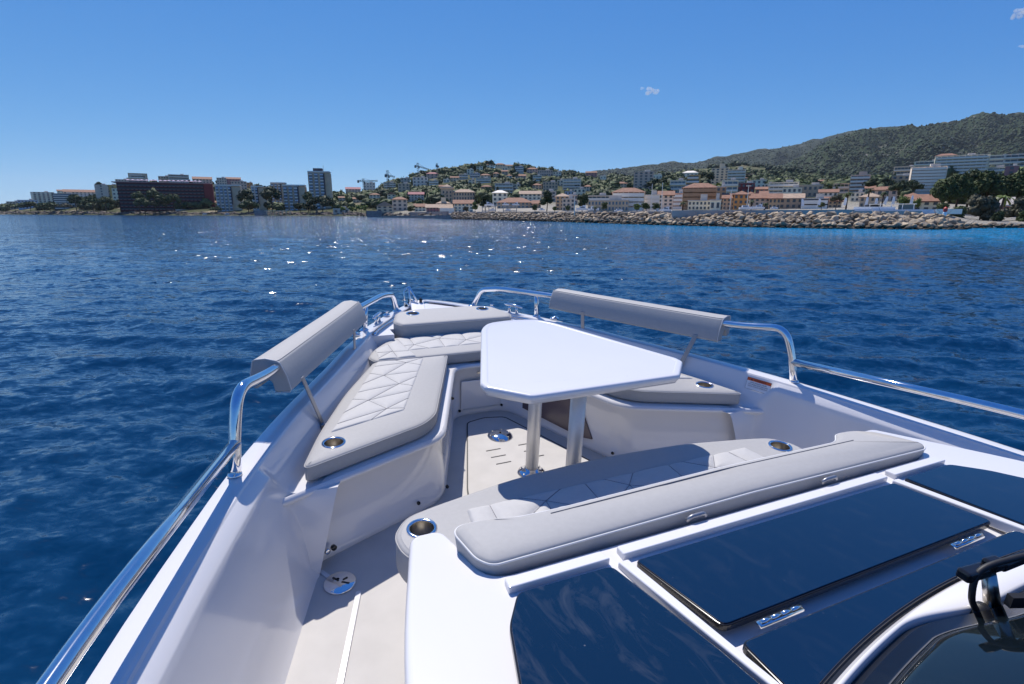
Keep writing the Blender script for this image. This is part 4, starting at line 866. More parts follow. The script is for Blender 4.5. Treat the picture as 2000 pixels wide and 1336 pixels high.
for a in (('front round grey-green pine on the right shore', 1912, 436, 382, 52, 96, GY), ('front pine at the right edge with brown twigs', 1984, 436, 386, 52, 95, GY), ('low shrub at the end of the breakwater', 1868, 432, 404, 34, 95, OL), ('dark low bush right of the front round pine', 1946, 436, 412, 22, 92, DK), ('small bush left of the beacon', 1838, 420, 398, 22, 98, OL), ('green bush at the right edge by the water', 1998, 437, 410, 26, 92, MD)): tree(*a[:5], Y=a[5], col=a[6], group='shrubs and low pines on the right shore', nleaf=1500, lobes=20, kind='round', trunk_f=.12)

# --- woods on the slopes: one mass that nobody could count
def woods(name, label, px0, px1, n, seed, rows, hgt=(5, 9), col_mix=(DK, MD, OL), clear=1.0, near=None):
    rs = np.random.RandomState(seed); Vs, Ts, Cs = [], [], []; n0 = 0; R_ = np.array(RECTS); cnt = 0
    for i in range(n):
        px = rs.uniform(px0, px1); r0 = rows(px); py = rs.uniform(r0[0], r0[1]); Y = dist_for(px, py)
        if near and Y < near: continue
        k = Y / (F_PX / _cp); hh = rs.uniform(*hgt); w = hh * rs.uniform(.8, 1.25); hp, wp_ = hh / k, w / k
        t_, b_ = py - hp, py
        ov = (R_[:, 4] > Y - 3) & (R_[:, 0] < px + wp_ * .42) & (R_[:, 1] > px - wp_ * .42) & (t_ < R_[:, 3] - .16 * (R_[:, 3] - R_[:, 2])) & (b_ > R_[:, 2])
        if ov.any(): continue
        c = at(px, py, Y); col = np.array(col_mix[rs.randint(len(col_mix))]) * rs.uniform(.75, 1.3)
        V, T = ICO2; d = 1 + .16 * rs.normal(size=(len(V), 1)); s = np.array([w / 2, w / 2, hh * .42]); C0 = np.array(c) + [0, 0, hh * .52]
        Vs.append(C0 + V * s * d * (1 + .25 * np.sin(V[:, :1] * 5 + rs.uniform(0, 6)) * np.cos(V[:, 1:2] * 4 + rs.uniform(0, 6)))); Ts.append(T + n0); n0 += len(V); Cs.append(col * np.clip(.85 + .35 * rs.normal(size=(len(V), 1)), .4, 1.7))
        kq = 22; nrm_ = rs.normal(size=(kq, 3)); nrm_ /= np.linalg.norm(nrm_, axis=1, keepdims=True); p = C0 + nrm_ * s * rs.uniform(.9, 1.15, (kq, 1)); t = rs.normal(size=(kq, 3)) * w * .13; b = rs.normal(size=(kq, 3)) * w * .13
        q = np.stack([p - t, p + b, p + t], 1).reshape(-1, 3); Vs.append(q); Ts.append(np.arange(kq * 3).reshape(-1, 3) + n0); n0 += kq * 3; Cs.append(np.repeat(col * rs.uniform(.6, 1.5, (kq, 1)), 3, 0)); cnt += 1
    o = np_mesh(name, np.concatenate(Vs), np.concatenate(Ts), np.concatenate(Cs), m_leaf); tag(o, label, 'trees', kind='stuff')
    return cnt
def rr(pts): xs_ = [p[0] for p in pts]; return lambda px: (float(np.interp(px, xs_, [p[1] for p in pts])), float(np.interp(px, xs_, [p[2] for p in pts])))
woods('hillside_wood', 'dark pine wood covering the round hill between the houses', 640, 1260, 2600, 3, rr([(640, 386, 412), (700, 379, 408), (760, 364, 408), (830, 347, 408), (900, 336, 402), (960, 327, 400), (1050, 337, 398), (1150, 350, 400), (1260, 350, 396)]))
woods('left_slope_wood', 'mixed trees covering the slope behind the left shore hotels', -20, 650, 1500, 5, rr([(-20, 409, 413), (60, 402, 412), (100, 397, 411), (200, 378, 412), (270, 361, 410), (420, 359, 412), (520, 371, 414), (650, 388, 414)]))
woods('town_slope_wood', 'trees filling the slope between the right-hand houses', 1240, 2040, 2200, 9, rr([(1240, 350, 396), (1350, 340, 384), (1450, 336, 388), (1550, 345, 392), (1650, 352, 398), (1750, 350, 402), (1850, 335, 400), (1920, 330, 400), (2040, 322, 400)]), near=130)
woods('crest_pines', 'line of pine crowns along the crest of the round hill', 800, 1200, 330, 13, rr([(800, 350, 353), (830, 346, 349), (900, 335, 338), (960, 326, 329), (1050, 336, 339), (1150, 348, 352), (1200, 349, 352)]), hgt=(6, 10))
def slope_forest(name, label, rows, n, Yf, seed, hgt, col_mix, px0, px1):
    rs = np.random.RandomState(seed); Vs, Ts, Cs = [], [], []; n0 = 0; V, T = ICO1
    dg = bpy.context.evaluated_depsgraph_get()
    for i in range(n):
        px = rs.uniform(px0, px1); r0 = rows(px); py = rs.uniform(*r0); o_ = Vector((0, 0, CAM_Z)); d_ = (at(px, py, 1000) - o_).normalized()
        hit, loc, nn_, ix, ob, mx_ = bpy.context.scene.ray_cast(dg, o_ + d_ * 760, d_)
        if not hit or ob.name not in ('mountain', 'wooded_spur', 'far_mountain'): continue
        hh = rs.uniform(*hgt); s = np.array([hh * .55, hh * .55, hh * .6]); Vs.append(np.array(loc) + [0, 0, hh * .3] + V * s * (1 + .22 * rs.normal(size=(len(V), 1)))); Ts.append(T + n0); n0 += len(V)
        Cs.append(np.tile(np.array(col_mix[rs.randint(len(col_mix))]) * rs.uniform(.7, 1.35), (len(V), 1)))
    o = np_mesh(name, np.concatenate(Vs), np.concatenate(Ts), np.concatenate(Cs), m_leaf); tag(o, label, 'trees', kind='stuff')
bpy.context.view_layer.update()
slope_forest('mountain_forest', 'scattered pine forest over the mountain slopes', rr([(1160, 334, 360), (1300, 320, 360), (1400, 309, 365), (1500, 291, 365), (1600, 268, 370), (1720, 247, 360), (1850, 240, 340), (1940, 221, 330), (2010, 224, 330)]), 6000, 2000, 17, (4, 8), ((.017, .034, .018), (.027, .046, .022), (.042, .060, .030)), 1160, 2020)

# --- boulders of the breakwater
m_rock, nt, b = nt_of('limestone_boulder'); L = nt.links.new
b.inputs['Roughness'].default_value = .9; b.inputs['Specular IOR Level'].default_value = .2
oi = nt.nodes.new('ShaderNodeObjectInfo'); g = nt.nodes.new('ShaderNodeNewGeometry'); n = nt.nodes.new('ShaderNodeTexNoise'); n.inputs['Scale'].default_value = 1.6; n.inputs['Detail'].default_value = 6; L(g.outputs['Position'], n.inputs['Vector'])
cr = nt.nodes.new('ShaderNodeValToRGB'); cr.color_ramp.elements[0].position = .2; cr.color_ramp.elements[0].color = (.20, .155, .11, 1); cr.color_ramp.elements[1].position = .75; cr.color_ramp.elements[1].color = (.50, .40, .28, 1)
ad = nt.nodes.new('ShaderNodeMath'); ad.operation = 'MULTIPLY_ADD'; ad.inputs[1].default_value = .45; L(oi.outputs['Random'], ad.inputs[0]); L(n.outputs[0], ad.inputs[2]); sb = nt.nodes.new('ShaderNodeMath'); sb.operation = 'SUBTRACT'; sb.inputs[1].default_value = .18; L(ad.outputs[0], sb.inputs[0]); L(sb.outputs[0], cr.inputs[0])
# algae-dark band just above the water
sx_ = nt.nodes.new('ShaderNodeSeparateXYZ'); L(g.outputs['Position'], sx_.inputs[0]); mr = nt.nodes.new('ShaderNodeMapRange'); mr.inputs[1].default_value = .15; mr.inputs[2].default_value = .75; L(sx_.outputs[2], mr.inputs[0])
mx = nt.nodes.new('ShaderNodeMix'); mx.data_type = 'RGBA'; mx.inputs[6].default_value = (.035, .030, .022, 1); L(mr.outputs[0], mx.inputs[0]); L(cr.outputs[0], mx.inputs[7]); L(mx.outputs[2], b.inputs['Base Color'])
bp = nt.nodes.new('ShaderNodeBump'); bp.inputs['Distance'].default_value = .15; L(n.outputs[0], bp.inputs['Height']); L(bp.outputs[0], b.inputs['Normal'])
ROCKS = []
rs = np.random.RandomState(4)
for i in range(14):
    bm = bmesh.new(); P = rs.normal(size=(15, 3)); P /= np.linalg.norm(P, axis=1, keepdims=True); P *= rs.uniform(.8, 1.05, (15, 1))
    for p in P: bm.verts.new(p)
    bmesh.ops.convex_hull(bm, input=bm.verts); bmesh.ops.delete(bm, geom=[v for v in bm.verts if not v.link_faces], context='VERTS')
    bmesh.ops.bevel(bm, geom=bm.edges[:], offset=.10, segments=1, affect='EDGES', profile=.5) if i % 2 else None
    bmesh.ops.triangulate(bm, faces=bm.faces[:]); me = bpy.data.meshes.new('boulder'); bm.to_mesh(me); bm.free(); me.materials.append(m_rock); ROCKS.append(me)
spots = []
px = 884.0
def bw_base(px): # distance of the waterline at the foot of the breakwater
    return CAM_Z * (F_PX / _cp) / (float(np.interp(px, [880, 900, 1000, 1100, 1200, 1300, 1400, 1500, 1600, 1750, 1880, 1900], [427.6, 428, 430.5, 433, 436.5, 439.5, 442, 444, 446, 447.5, 448, 448.2])) - 415)
while px < 1898:
    Y0 = bw_base(px); k = Y0 / (F_PX / _cp); top = float(np.interp(px, [880, 1800, 1850, 1898], [2.15, 2.0, 1.6, .5])); nrow = 6
    for j in range(nrow):
        t = (j + rs.uniform(-.3, .3)) / (nrow - 1); sz = rs.uniform(.42, .85) * (1.0 if j else .8)
        z = -.05 + (top + .0) * max(0, t) ** .9; Yb = Y0 + .6 + t * 7.5
        spots.append((px + rs.uniform(-.5, .5) / k * .8, Yb, z, sz))
    px += .78 / k
spots.sort(key=lambda s: -s[3] / s[1]); big = spots[:300]; rest = spots[300:]
grp = 'boulders of the breakwater'
for i, (px, Y, z, sz) in enumerate(big):
    o = bpy.data.objects.new('boulder', ROCKS[i % 14]); X = (px - 1000) / (F_PX / _cp) * Y; o.location = (X, Y, z); o.scale = (sz * rs.uniform(.9, 1.35), sz * rs.uniform(.8, 1.1), sz * rs.uniform(.55, .85)); o.rotation_euler = (rs.uniform(-.4, .4), rs.uniform(-.4, .4), rs.uniform(0, 6.28)); COL.objects.link(o)
    tag(o, 'pale limestone boulder piled in the breakwater', 'boulder', grp)
def rock_mass(name, label, sp, m, scale=1.0):
    Vs, Ts = [], []; n0 = 0; base = []
    for me in ROCKS: base.append((np.array([v.co[:] for v in me.vertices]), np.array([p.vertices[:] for p in me.polygons])))
    for i, (px, Y, z, sz) in enumerate(sp):
        V, T = base[i % 14]; a = rs.uniform(0, 6.28); R2 = np.array([[math.cos(a), -math.sin(a), 0], [math.sin(a), math.cos(a), 0], [0, 0, 1]]); s = np.array([sz * rs.uniform(.9, 1.35), sz, sz * rs.uniform(.55, .85)])
        Vs.append((V * s) @ R2.T + [(px - 1000) / (F_PX / _cp) * Y, Y, z]); Ts.append(T + n0); n0 += len(V)
    o = np_mesh(name, np.concatenate(Vs), np.concatenate(Ts), None, m); tag(o, label, 'rocks', kind='stuff')
rock_mass('breakwater_rubble', 'smaller far boulders of the breakwater', rest, m_rock)
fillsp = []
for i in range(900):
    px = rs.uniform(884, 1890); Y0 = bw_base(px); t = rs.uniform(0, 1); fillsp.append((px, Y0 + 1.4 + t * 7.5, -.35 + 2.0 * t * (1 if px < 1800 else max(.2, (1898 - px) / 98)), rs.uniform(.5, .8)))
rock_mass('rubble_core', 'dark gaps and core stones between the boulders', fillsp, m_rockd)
sp2 = []
for i in range(1500):
    px = rs.uniform(-150, 890); s = shore(px); Y = s - 3 + rs.uniform(0, 9) * (s / 300); sp2.append((px, Y, rs.uniform(-.2, .9) + (Y - s + 3) * .12, rs.uniform(.5, 1.6) * (s / 400 + .3)))
rock_mass('shore_rocks', 'low dark rocks along the left waterline', sp2, m_rockd)
sp3 = []
for i in range(170): px = rs.uniform(1890, 2040); sp3.append((px, shore(px) - 4 + rs.uniform(0, 6), rs.uniform(-.1, .5), rs.uniform(.2, .55)))
rock_mass('beach_rocks', 'scattered pale rocks along the right beach', sp3, m_rock)
# --- small clouds
def cloud(name, label, px, py, wpx, hpx, Y, seed, parts):
    k = Y / (F_PX / _cp); c = at(px, py, Y); rs_ = np.random.RandomState(seed); bm = bmesh.new()
    for i in range(parts):
        M_ = Matrix.Translation(Vector((rs_.uniform(-.42, .42) * wpx * k, rs_.uniform(-.2, .2) * wpx * k, rs_.uniform(-.3, .3) * hpx * k))) @ Matrix.Diagonal(Vector((wpx * k * rs_.uniform(.10, .22), wpx * k * .16, hpx * k * rs_.uniform(.16, .34), 1)))
        r_ = bmesh.ops.create_icosphere(bm, subdivisions=2, radius=1.0, matrix=M_)
        for v in r_['verts']: v.co += Vector(rs_.normal(size=3)) * hpx * k * .035
    me = bpy.data.meshes.new(name); bm.to_mesh(me); bm.free(); m = bpy.data.materials.get('cloud_vapour')
    if not m:
        m = bpy.data.materials.new('cloud_vapour'); m.use_nodes = True; nt_ = m.node_tree; nt_.nodes.remove(nt_.nodes['Principled BSDF']); v_ = nt_.nodes.new('ShaderNodeVolumePrincipled'); v_.inputs['Density'].default_value = .02; v_.inputs['Color'].default_value = (1, 1, 1, 1); v_.inputs['Anisotropy'].default_value = .3; nt_.links.new(v_.outputs[0], nt_.nodes['Material Output'].inputs['Volume'])
    me.materials.append(m); o = bpy.data.objects.new(name, me); o.location = c; COL.objects.link(o); tag(o, label, 'cloud', kind='thing')
cloud('cloud', 'tiny white cloud in the blue sky right of centre', 1275, 178, 26, 16, 5200, 2, 9); cloud('cloud', 'wisp of cloud left of the tiny white cloud', 1256, 172, 12, 7, 5200, 5, 4)
cloud('cloud', 'white cloud wisp at the top right corner', 1992, 27, 30, 18, 5200, 8, 8); cloud('cloud', 'faint cloud wisp at the right edge below the corner cloud', 1999, 90, 18, 9, 5200, 9, 4)

# ================================================================== the air over the bay
hz = MB_(); hz.box((0, 2000, 320), (18600, 18600, 645)); hzo = hz.build('haze', None); hzo['kind'] = 'stuff'; hzo['label'] = 'thin blue haze over the whole bay'
hm_ = bpy.data.materials.new('haze_air'); hm_.use_nodes = True; _nt = hm_.node_tree; _nt.nodes.remove(_nt.nodes['Principled BSDF'])
_v = _nt.nodes.new('ShaderNodeVolumePrincipled'); _v.inputs['Density'].default_value = 3.2e-5; _v.inputs['Color'].default_value = (.80, .90, 1, 1); _v.inputs['Anisotropy'].default_value = .2
_nt.links.new(_v.outputs[0], _nt.nodes['Material Output'].inputs['Volume']); hzo.data.materials.append(hm_)

# ================================================================== THE BOAT (boat frame coordinates)
gel = mat('gelcoat', (.70, .685, .685), .13, coat=.3, noise=(3, .015))
gel_s = mat('gelcoat_satin', (.70, .69, .71), .28, noise=(6, .012))
vinyl = mat('grey_vinyl', (.385, .378, .37), .62, spec=.3, noise=(70, .025), bump=(1400, .0006, .35))
vinyl_q = mat('pale_grey_quilted_vinyl', (.47, .462, .452), .62, spec=.3, noise=(70, .025), bump=(1400, .0006, .35))
vinyl_d = mat('grey_vinyl_side', (.36, .36, .365), .62, spec=.3, noise=(40, .05), bump=(1400, .0006, .35))
thread = mat('grey_thread', (.20, .20, .215), .8)
thread_l = mat('pale_thread', (.62, .62, .62), .7)
steel = mat('polished_steel', (.78, .78, .79), .07, 1.0, noise=(60, .04), bump=(220, .0005, .06))
brushed = mat('brushed_steel', (.56, .52, .46), .28, 1.0, bump=(300, .0003, .2))
alu = mat('anodised_aluminium', (.70, .695, .69), .55, 1.0, noise=(25, .03))
strutm = mat('grey_strut_metal', (.34, .34, .36), .4, .8)
floorm = mat('cream_deck_mat', (.50, .48, .455), .7, spec=.3, noise=(9, .05), bump=(500, .0006, .3))
black = mat('black_rubber', (.012, .012, .014), .55)
blackg = mat('black_gloss_plastic', (.012, .012, .014), .16)
mauve = mat('smoked_locker_panel', (.10, .075, .085), .22)
white_t = mat('table_white', (.70, .69, .705), .2, coat=.2, noise=(5, .01))
sticker_w = mat('sticker_white', (.72, .74, .78), .4)
sticker_o = mat('sticker_orange', (.62, .10, .02), .45)
sticker_k = mat('sticker_black', (.03, .03, .04), .5)
frit = mat('black_frit', (.012, .013, .015), .3, spec=.4)
# smoked glass: dark reflective panel with faint wiped salt smears
def glass_mat(name, col, smear):
    m, nt, b = nt_of(name)
    b.inputs['Roughness'].default_value = .03; b.inputs['IOR'].default_value = 1.5
    b.inputs['Coat Weight'].default_value = .0; b.inputs['Coat Roughness'].default_value = .02
    tc = nt.nodes.new('ShaderNodeTexCoord')
    mp = nt.nodes.new('ShaderNodeMapping'); mp.inputs['Scale'].default_value = (7, 2.4, 1); mp.inputs['Rotation'].default_value = (0, 0, .9)
    n = nt.nodes.new('ShaderNodeTexNoise'); n.inputs['Scale'].default_value = 2.2; n.inputs['Detail'].default_value = 9; n.inputs['Distortion'].default_value = 1.6
    n.inputs['Roughness'].default_value = .62
    r = nt.nodes.new('ShaderNodeMapRange'); r.inputs[1].default_value = .52; r.inputs[2].default_value = .78; r.inputs[3].default_value = 0; r.inputs[4].default_value = smear
    sp = nt.nodes.new('ShaderNodeTexVoronoi'); sp.inputs['Scale'].default_value = 26
    r2 = nt.nodes.new('ShaderNodeMapRange'); r2.inputs[1].default_value = .03; r2.inputs[2].default_value = .055; r2.inputs[3].default_value = smear * 2; r2.inputs[4].default_value = 0
    ad = nt.nodes.new('ShaderNodeMath'); ad.operation = 'ADD'; ad.use_clamp = True
    mx = nt.nodes.new('ShaderNodeMix'); mx.data_type = 'RGBA'
    mx.inputs[6].default_value = (*col, 1); mx.inputs[7].default_value = (.45, .46, .48, 1)
    L = nt.links.new
    L(tc.outputs['Object'], mp.inputs[0]); L(mp.outputs[0], n.inputs['Vector']); L(n.outputs[0], r.inputs[0])
    L(tc.outputs['Object'], sp.inputs['Vector']); L(sp.outputs['Distance'], r2.inputs[0])
    L(r.outputs[0], ad.inputs[0]); L(r2.outputs[0], ad.inputs[1]); L(ad.outputs[0], mx.inputs[0]); L(mx.outputs[2], b.inputs['Base Color'])
    ra = nt.nodes.new('ShaderNodeMath'); ra.operation = 'MULTIPLY_ADD'; ra.inputs[1].default_value = .9; ra.inputs[2].default_value = .03
    L(ad.outputs[0], ra.inputs[0]); L(ra.outputs[0], b.inputs['Roughness'])
    return m
glassA = glass_mat('smoked_glass_wiped', (.003, .016, .044), .09)
glassB = glass_mat('smoked_glass_clean', (.003, .016, .046), .02)
glassW = glass_mat('windscreen_glass', (.004, .007, .010), .015)

boat = empty('motor_boat', mw=MB)
tag(boat, 'white motor boat with open bow cockpit, stainless rails and dark skylight panels', 'boat')

GY = [-4, 0, .6, .95, 1.3, 1.8, 2.2, 2.68, 3.2, 3.42, 3.62, 3.9, 4.1, 4.2, 4.26]
GX = [1.62, 1.62, 1.60, 1.545, 1.455, 1.305, 1.15, .925, .70, .635, .51, .345, .20, .09, 0.0]
_yy = np.linspace(-4, 4.26, 827); _gg = np.interp(_yy, GY, GX)
_k = np.ones(31) / 31; _gs = np.convolve(np.pad(_gg, 15, mode='edge'), _k, mode='valid')
_wb = np.clip((4.22 - _yy) / .25, 0, 1); _gs = _gs * _wb + _gg * (1 - _wb)
def G(y): return float(np.interp(y, _yy, _gs))
def gz(y): return float(np.interp(y, [-4, 3.0, 3.4, 3.9, 4.3], [.49, .487, .462, .44, .43]))
def sstep(a, b, x):
    t = min(1, max(0, (x - a) / (b - a))); return t * t * (3 - 2 * t)

# --- hull: outer topsides, gunwale cap, inner liner, one loft for each side
def loft(sgn, rows):
    V = []; Fc = []; n = len(rows[0])
    for r in rows:
        for (x, y, z) in r: V.append((sgn * x, y, z))
    for i in range(len(rows) - 1):
        for j in range(n - 1):
            a = i * n + j; q = (a, a + 1, a + n + 1, a + n)
            Fc.append(q if sgn > 0 else q[::-1])
    return V, Fc
ys = [y for y in np.linspace(-3.6, 1.5, 34)] + [y for y in np.linspace(1.54, 2.1, 45)] + [y for y in np.linspace(2.15, 4.24, 60)]
hull_rows = []; liner_rows = []
for y in ys:
    g = G(y); z = gz(y)
    hull_rows.append([(max(0, g * .80 - .08), y, -.80), (max(0, g - .06), y, -.10), (g, y, z - .07), (g + .006, y, z - .045), (g + .006, y, z - .014),
                      (g + .002, y, z - .004), (g - .010, y, z), (max(0, g - .070), y, z), (max(0, g - .077), y, z - .003), (max(0, g - .082), y, z - .010)])
    if y < 3.34:
        w = w2 = sstep(1.775, 1.845, y)
        bul = 0.0
        aft = [(g - .082, z - .010), (g - .117, z - .040), (g - .121, z - .048), (g - .125, z - .075), (g - .150, z - .20), (g - .200, .12), (g - .226, .03), (g - .250, -.004)]
        fwd = [(g - .082, z - .010), (g - .112, z - .075), (g - .124, z - .100), (g - .134, z - .12), (g - .142, z - .135), (g - .150, .342), (g - .165, .330), (g - .32, .322)]
        liner_rows.append([((1 - w) * a[0] + w * f[0] - bul * (0 if k < 2 else .6), y, (1 - w2) * a[1] + w2 * f[1]) for k, (a, f) in enumerate(zip(aft, fwd))])
hm = MB_()
for sgn in (-1, 1):
    hm.add(*loft(sgn, hull_rows))
hull = crisp(hm.build('hull', gel, boat, True))
lm = MB_()
for sgn in (-1, 1): lm.add(*loft(sgn, liner_rows))
liner = crisp(lm.build('inner_liner', gel, boat, True), 24)
# foredeck
fd = MB_(); ysf = [y for y in np.linspace(3.30, 4.2, 22)]
P = [(-max(.0, G(y) - .078), y) for y in ysf] + [(max(.0, G(y) - .078), y) for y in ysf[::-1]] + [(.445, 3.30), (.445, 3.45), (-.445, 3.45), (-.445, 3.30)]
fd.prism(P, .25, lambda x, y: gz(y) - .022)
fix_normals(fd.build('foredeck', gel_s, boat))
ld = MB_(); ld.prism(fillet2([(-.27, 3.72), (.27, 3.72), (.16, 4.02), (-.16, 4.02)], .05), lambda x, y: gz(y) - .03, lambda x, y: gz(y) - .014)
bevel(ld.build('anchor_locker_lid', gel_s, boat), .004)
# --- seat moulding round the bow cockpit
W = [(-1.215, 1.775), (-.478, 2.08), (-.165, 2.905), (.165, 2.905), (.478, 2.08), (1.215, 1.775)]
Wf = bend_path([(p[0], p[1], 0) for p in W], .09, 8)
outer = [(G(y) - .26, y) for y in np.linspace(1.83, 3.32, 30)]
poly = [(p.x, p.y) for p in Wf] + [(o[0], o[1]) for o in outer] + [(-o[0], o[1]) for o in outer[::-1]]
sm = MB_()
n = len(Wf)
prof = [(0.012, -.004), (.002, .028), (.010, .034), (.016, .30), (.0, .312), (.0, .326), (.014, .334)]
# wall as a swept profile (inset positive = away from the cockpit), then a shelf
def off_path(pts, d):
    out = []
    for i, p in enumerate(pts):
        t = (pts[min(i + 1, len(pts) - 1)] - pts[max(i - 1, 0)]).normalized(); out.append(Vector((p.x - t.y * d, p.y + t.x * d)))
    return out
V = []; Fc = []
for d, z in prof:
    for q in off_path(Wf, d): V.append((q.x, q.y, z))
for i in range(len(prof) - 1):
    for j in range(n - 1): Fc.append((i * n + j, i * n + j + 1, (i + 1) * n + j + 1, (i + 1) * n + j))
sm.add(V, Fc)
top = off_path(Wf, .014)
topf = [(q.x, q.y, .334) for q in top]
half = len(topf) // 2
outl = [(-1.228, 1.787, .334)] + [(-o[0], o[1], .332) for o in outer[1:]]; outr = [(1.228, 1.787, .334)] + [(o[0], o[1], .332) for o in outer[1:]]
def strip(a, b):
    m_ = 40; A = [Vector(a[0])]; 
    def rs(p, k):
        L = [0]
        for i in range(1, len(p)): L.append(L[-1] + (Vector(p[i]) - Vector(p[i - 1])).length)
        out = []
        for i in range(k):
            s_ = L[-1] * i / (k - 1)
            j = max(0, min(len(p) - 2, int(np.searchsorted(L, s_)) - 1)); t = (s_ - L[j]) / max(1e-9, L[j + 1] - L[j])
            out.append(Vector(p[j]).lerp(Vector(p[j + 1]), t))
        return out
    a2, b2 = rs(a, m_), rs(b, m_)
    return a2 + b2, [(i, i + 1, m_ + i + 1, m_ + i) for i in range(m_ - 1)]
sv, sf = strip(topf[:half + 1], outl + [(0, 3.32, .332)]); sm.add(sv, [q[::-1] for q in sf])
sv, sf = strip(topf[::-1][:half + 1], outr + [(0, 3.32, .332)]); sm.add(sv, sf)
seatbase = sm.build('seat_base', gel, boat, True)
# locker recess line and latch on the bow face, smoked panel on the starboard face
lk = MB_(); lk.prism([(-.13, 2.893), (.13, 2.893), (.13, 2.900), (-.13, 2.900)], .05, .235); bevel(lk.build('locker_door', gel, boat), .006)
lt = MB_(); lt.box((-.005, 2.885, .287), (.05, .012, .010)); lt.box((.005, 2.882, .274), (.018, .012, .016)); lt.build('locker_latch', [brushed], boat)
d = Vector((.313, -.825, 0)).normalized(); nrm = Vector((-d.y, d.x, 0)) * -1
def on_face(s, z, proud): # starboard inner seat face: s metres aft of the bow corner
    p = Vector((.165, 2.905, 0)) + d * s + Vector((d.y, -d.x, 0)) * (-.006 + proud)
    return (p.x, p.y, z)
pm_ = MB_()
sh = [(.16, .07), (.52, .055), (.63, .055), (.70, .07), (.60, .235), (.56, .262), (.16, .262)]
fr = [on_face(s, z, .004) for s, z in sh]; bk = [on_face(s, z, -.02) for s, z in sh]
k = len(sh); pm_.add(fr + bk, [tuple(range(k)), tuple(range(2 * k - 1, k - 1, -1))] + [(i, k + i, k + (i + 1) % k, (i + 1) % k) for i in range(k)])
fix_normals(pm_.build('locker_panel', mauve, boat))
for (p, nv) in (((-.30, 2.535, .30), 0), ((-.14, 2.89, .045), 0), ((.14, 2.89, .045), 0), ((.46, 2.11, .05), 0), ((-.46, 2.11, .05), 0), ((-.62, 2.015, .06), 0), ((.62, 2.015, .06), 0)):
    s_ = MB_(); s_.lathe(p, [(.008, -.006), (.008, .004), (.004, .006)], 10, axis=(0, -1, .1)); s_.build('screw_head', blackg, boat, True)
for (x, y, m_) in ((-1.02, 1.815, steel), (-.995, 1.828, blackg)):
    s_ = MB_(); s_.lathe((x, y + .008, .065), [(.011, -.01), (.011, .002), (.007, .004)], 14, axis=(.35, -.9, .1)); s_.build('drain_fitting', m_, boat, True)

# --- floor, hatch, slots, drain
fl = MB_(); fl.prism([(-1.5, -2.5), (1.5, -2.5), (1.5, 1.0), (1.25, 1.9), (.7, 2.4), (.25, 2.95), (-.25, 2.95), (-.7, 2.4), (-1.25, 1.9), (-1.5, 1.0)], -.06, 0.0)
fl.build('cockpit_floor', floorm, boat)
HP = [(-.125, 2.80), (0, 2.832), (.125, 2.80), (.36, 2.12), (.42, 1.86), (.42, 1.62), (-.42, 1.62), (-.42, 1.86), (-.36, 2.12)]
HPf = fillet2(HP, .03)
def ring_plate(name, pts, w, z0, z1, m, parent):
    if sum(pts[i].x * pts[(i + 1) % len(pts)].y - pts[(i + 1) % len(pts)].x * pts[i].y for i in range(len(pts))) < 0: pts = pts[::-1]
    a = pts; b = inset2(pts, w); k = len(a)
    V = [(p.x, p.y, z1) for p in a] + [(p.x, p.y, z1) for p in b] + [(p.x, p.y, z0) for p in a] + [(p.x, p.y, z0) for p in b]
    Fc = []
    for i in range(k):
        j = (i + 1) % k
        Fc += [(i, j, k + j, k + i), (2 * k + i, 2 * k + j, j, i), (k + i, k + j, 3 * k + j, 3 * k + i)]
    return mesh_obj(name, V, Fc, m, parent)
hatch = MB_(); hatch.prism([(p.x, p.y) for p in inset2(HPf[::-1], .004)], .0015, .006)
hatch_o = hatch.build('floor_hatch', floorm, boat)
ring_plate('hatch_seal', HPf, .007, .0, .0075, black, hatch_o)
for sx in (-1, 1):
    for y in (2.434, 2.360, 2.287):
        s_ = MB_(); s_.prism(fillet2([(sx * .054, y - .0035), (sx * .14, y - .0035), (sx * .14, y + .0035), (sx * .054, y + .0035)], .003, 3), .004, .0075)
        s_.build('hatch_slot', black, hatch_o)
# floor gutter strips and drain covers in the walkways
for sx in (-1, 1):
    a = Vector((sx * .935, 1.645)); b = Vector((sx * 1.19, .80)); t = (b - a).normalized(); nn = Vector((-t.y, t.x)) * .010
    g_ = MB_(); g_.prism(fillet2([a + nn, a - nn, b - nn, b + nn], .008, 4), .001, .006); bevel(g_.build('floor_gutter', gel, boat), .002)
    dc = MB_(); dc.lathe((sx * .992, 1.712, 0), [(.058, .001), (.058, .006), (.054, .009), (.0, .010)], 40)
    dco = dc.build('deck_drain_cover', steel, boat, True)
    for k, (aa, rr) in enumerate(((.4, .018), (-.6, .03), (2.2, .03))):
        q = MB_(); q.box((sx * .992 + .022 * math.cos(aa), 1.712 + .022 * math.sin(aa), .0105), (rr, .006, .002), rz=aa); q.build('drain_slot', black, dco)
    gr = MB_(); gr.prism([(sx * 1.018, 1.760), (sx * 1.032, 1.752), (sx * 1.06, 1.80), (sx * 1.045, 1.806)], .001, .004); gr.build('drain_channel', gel, boat)

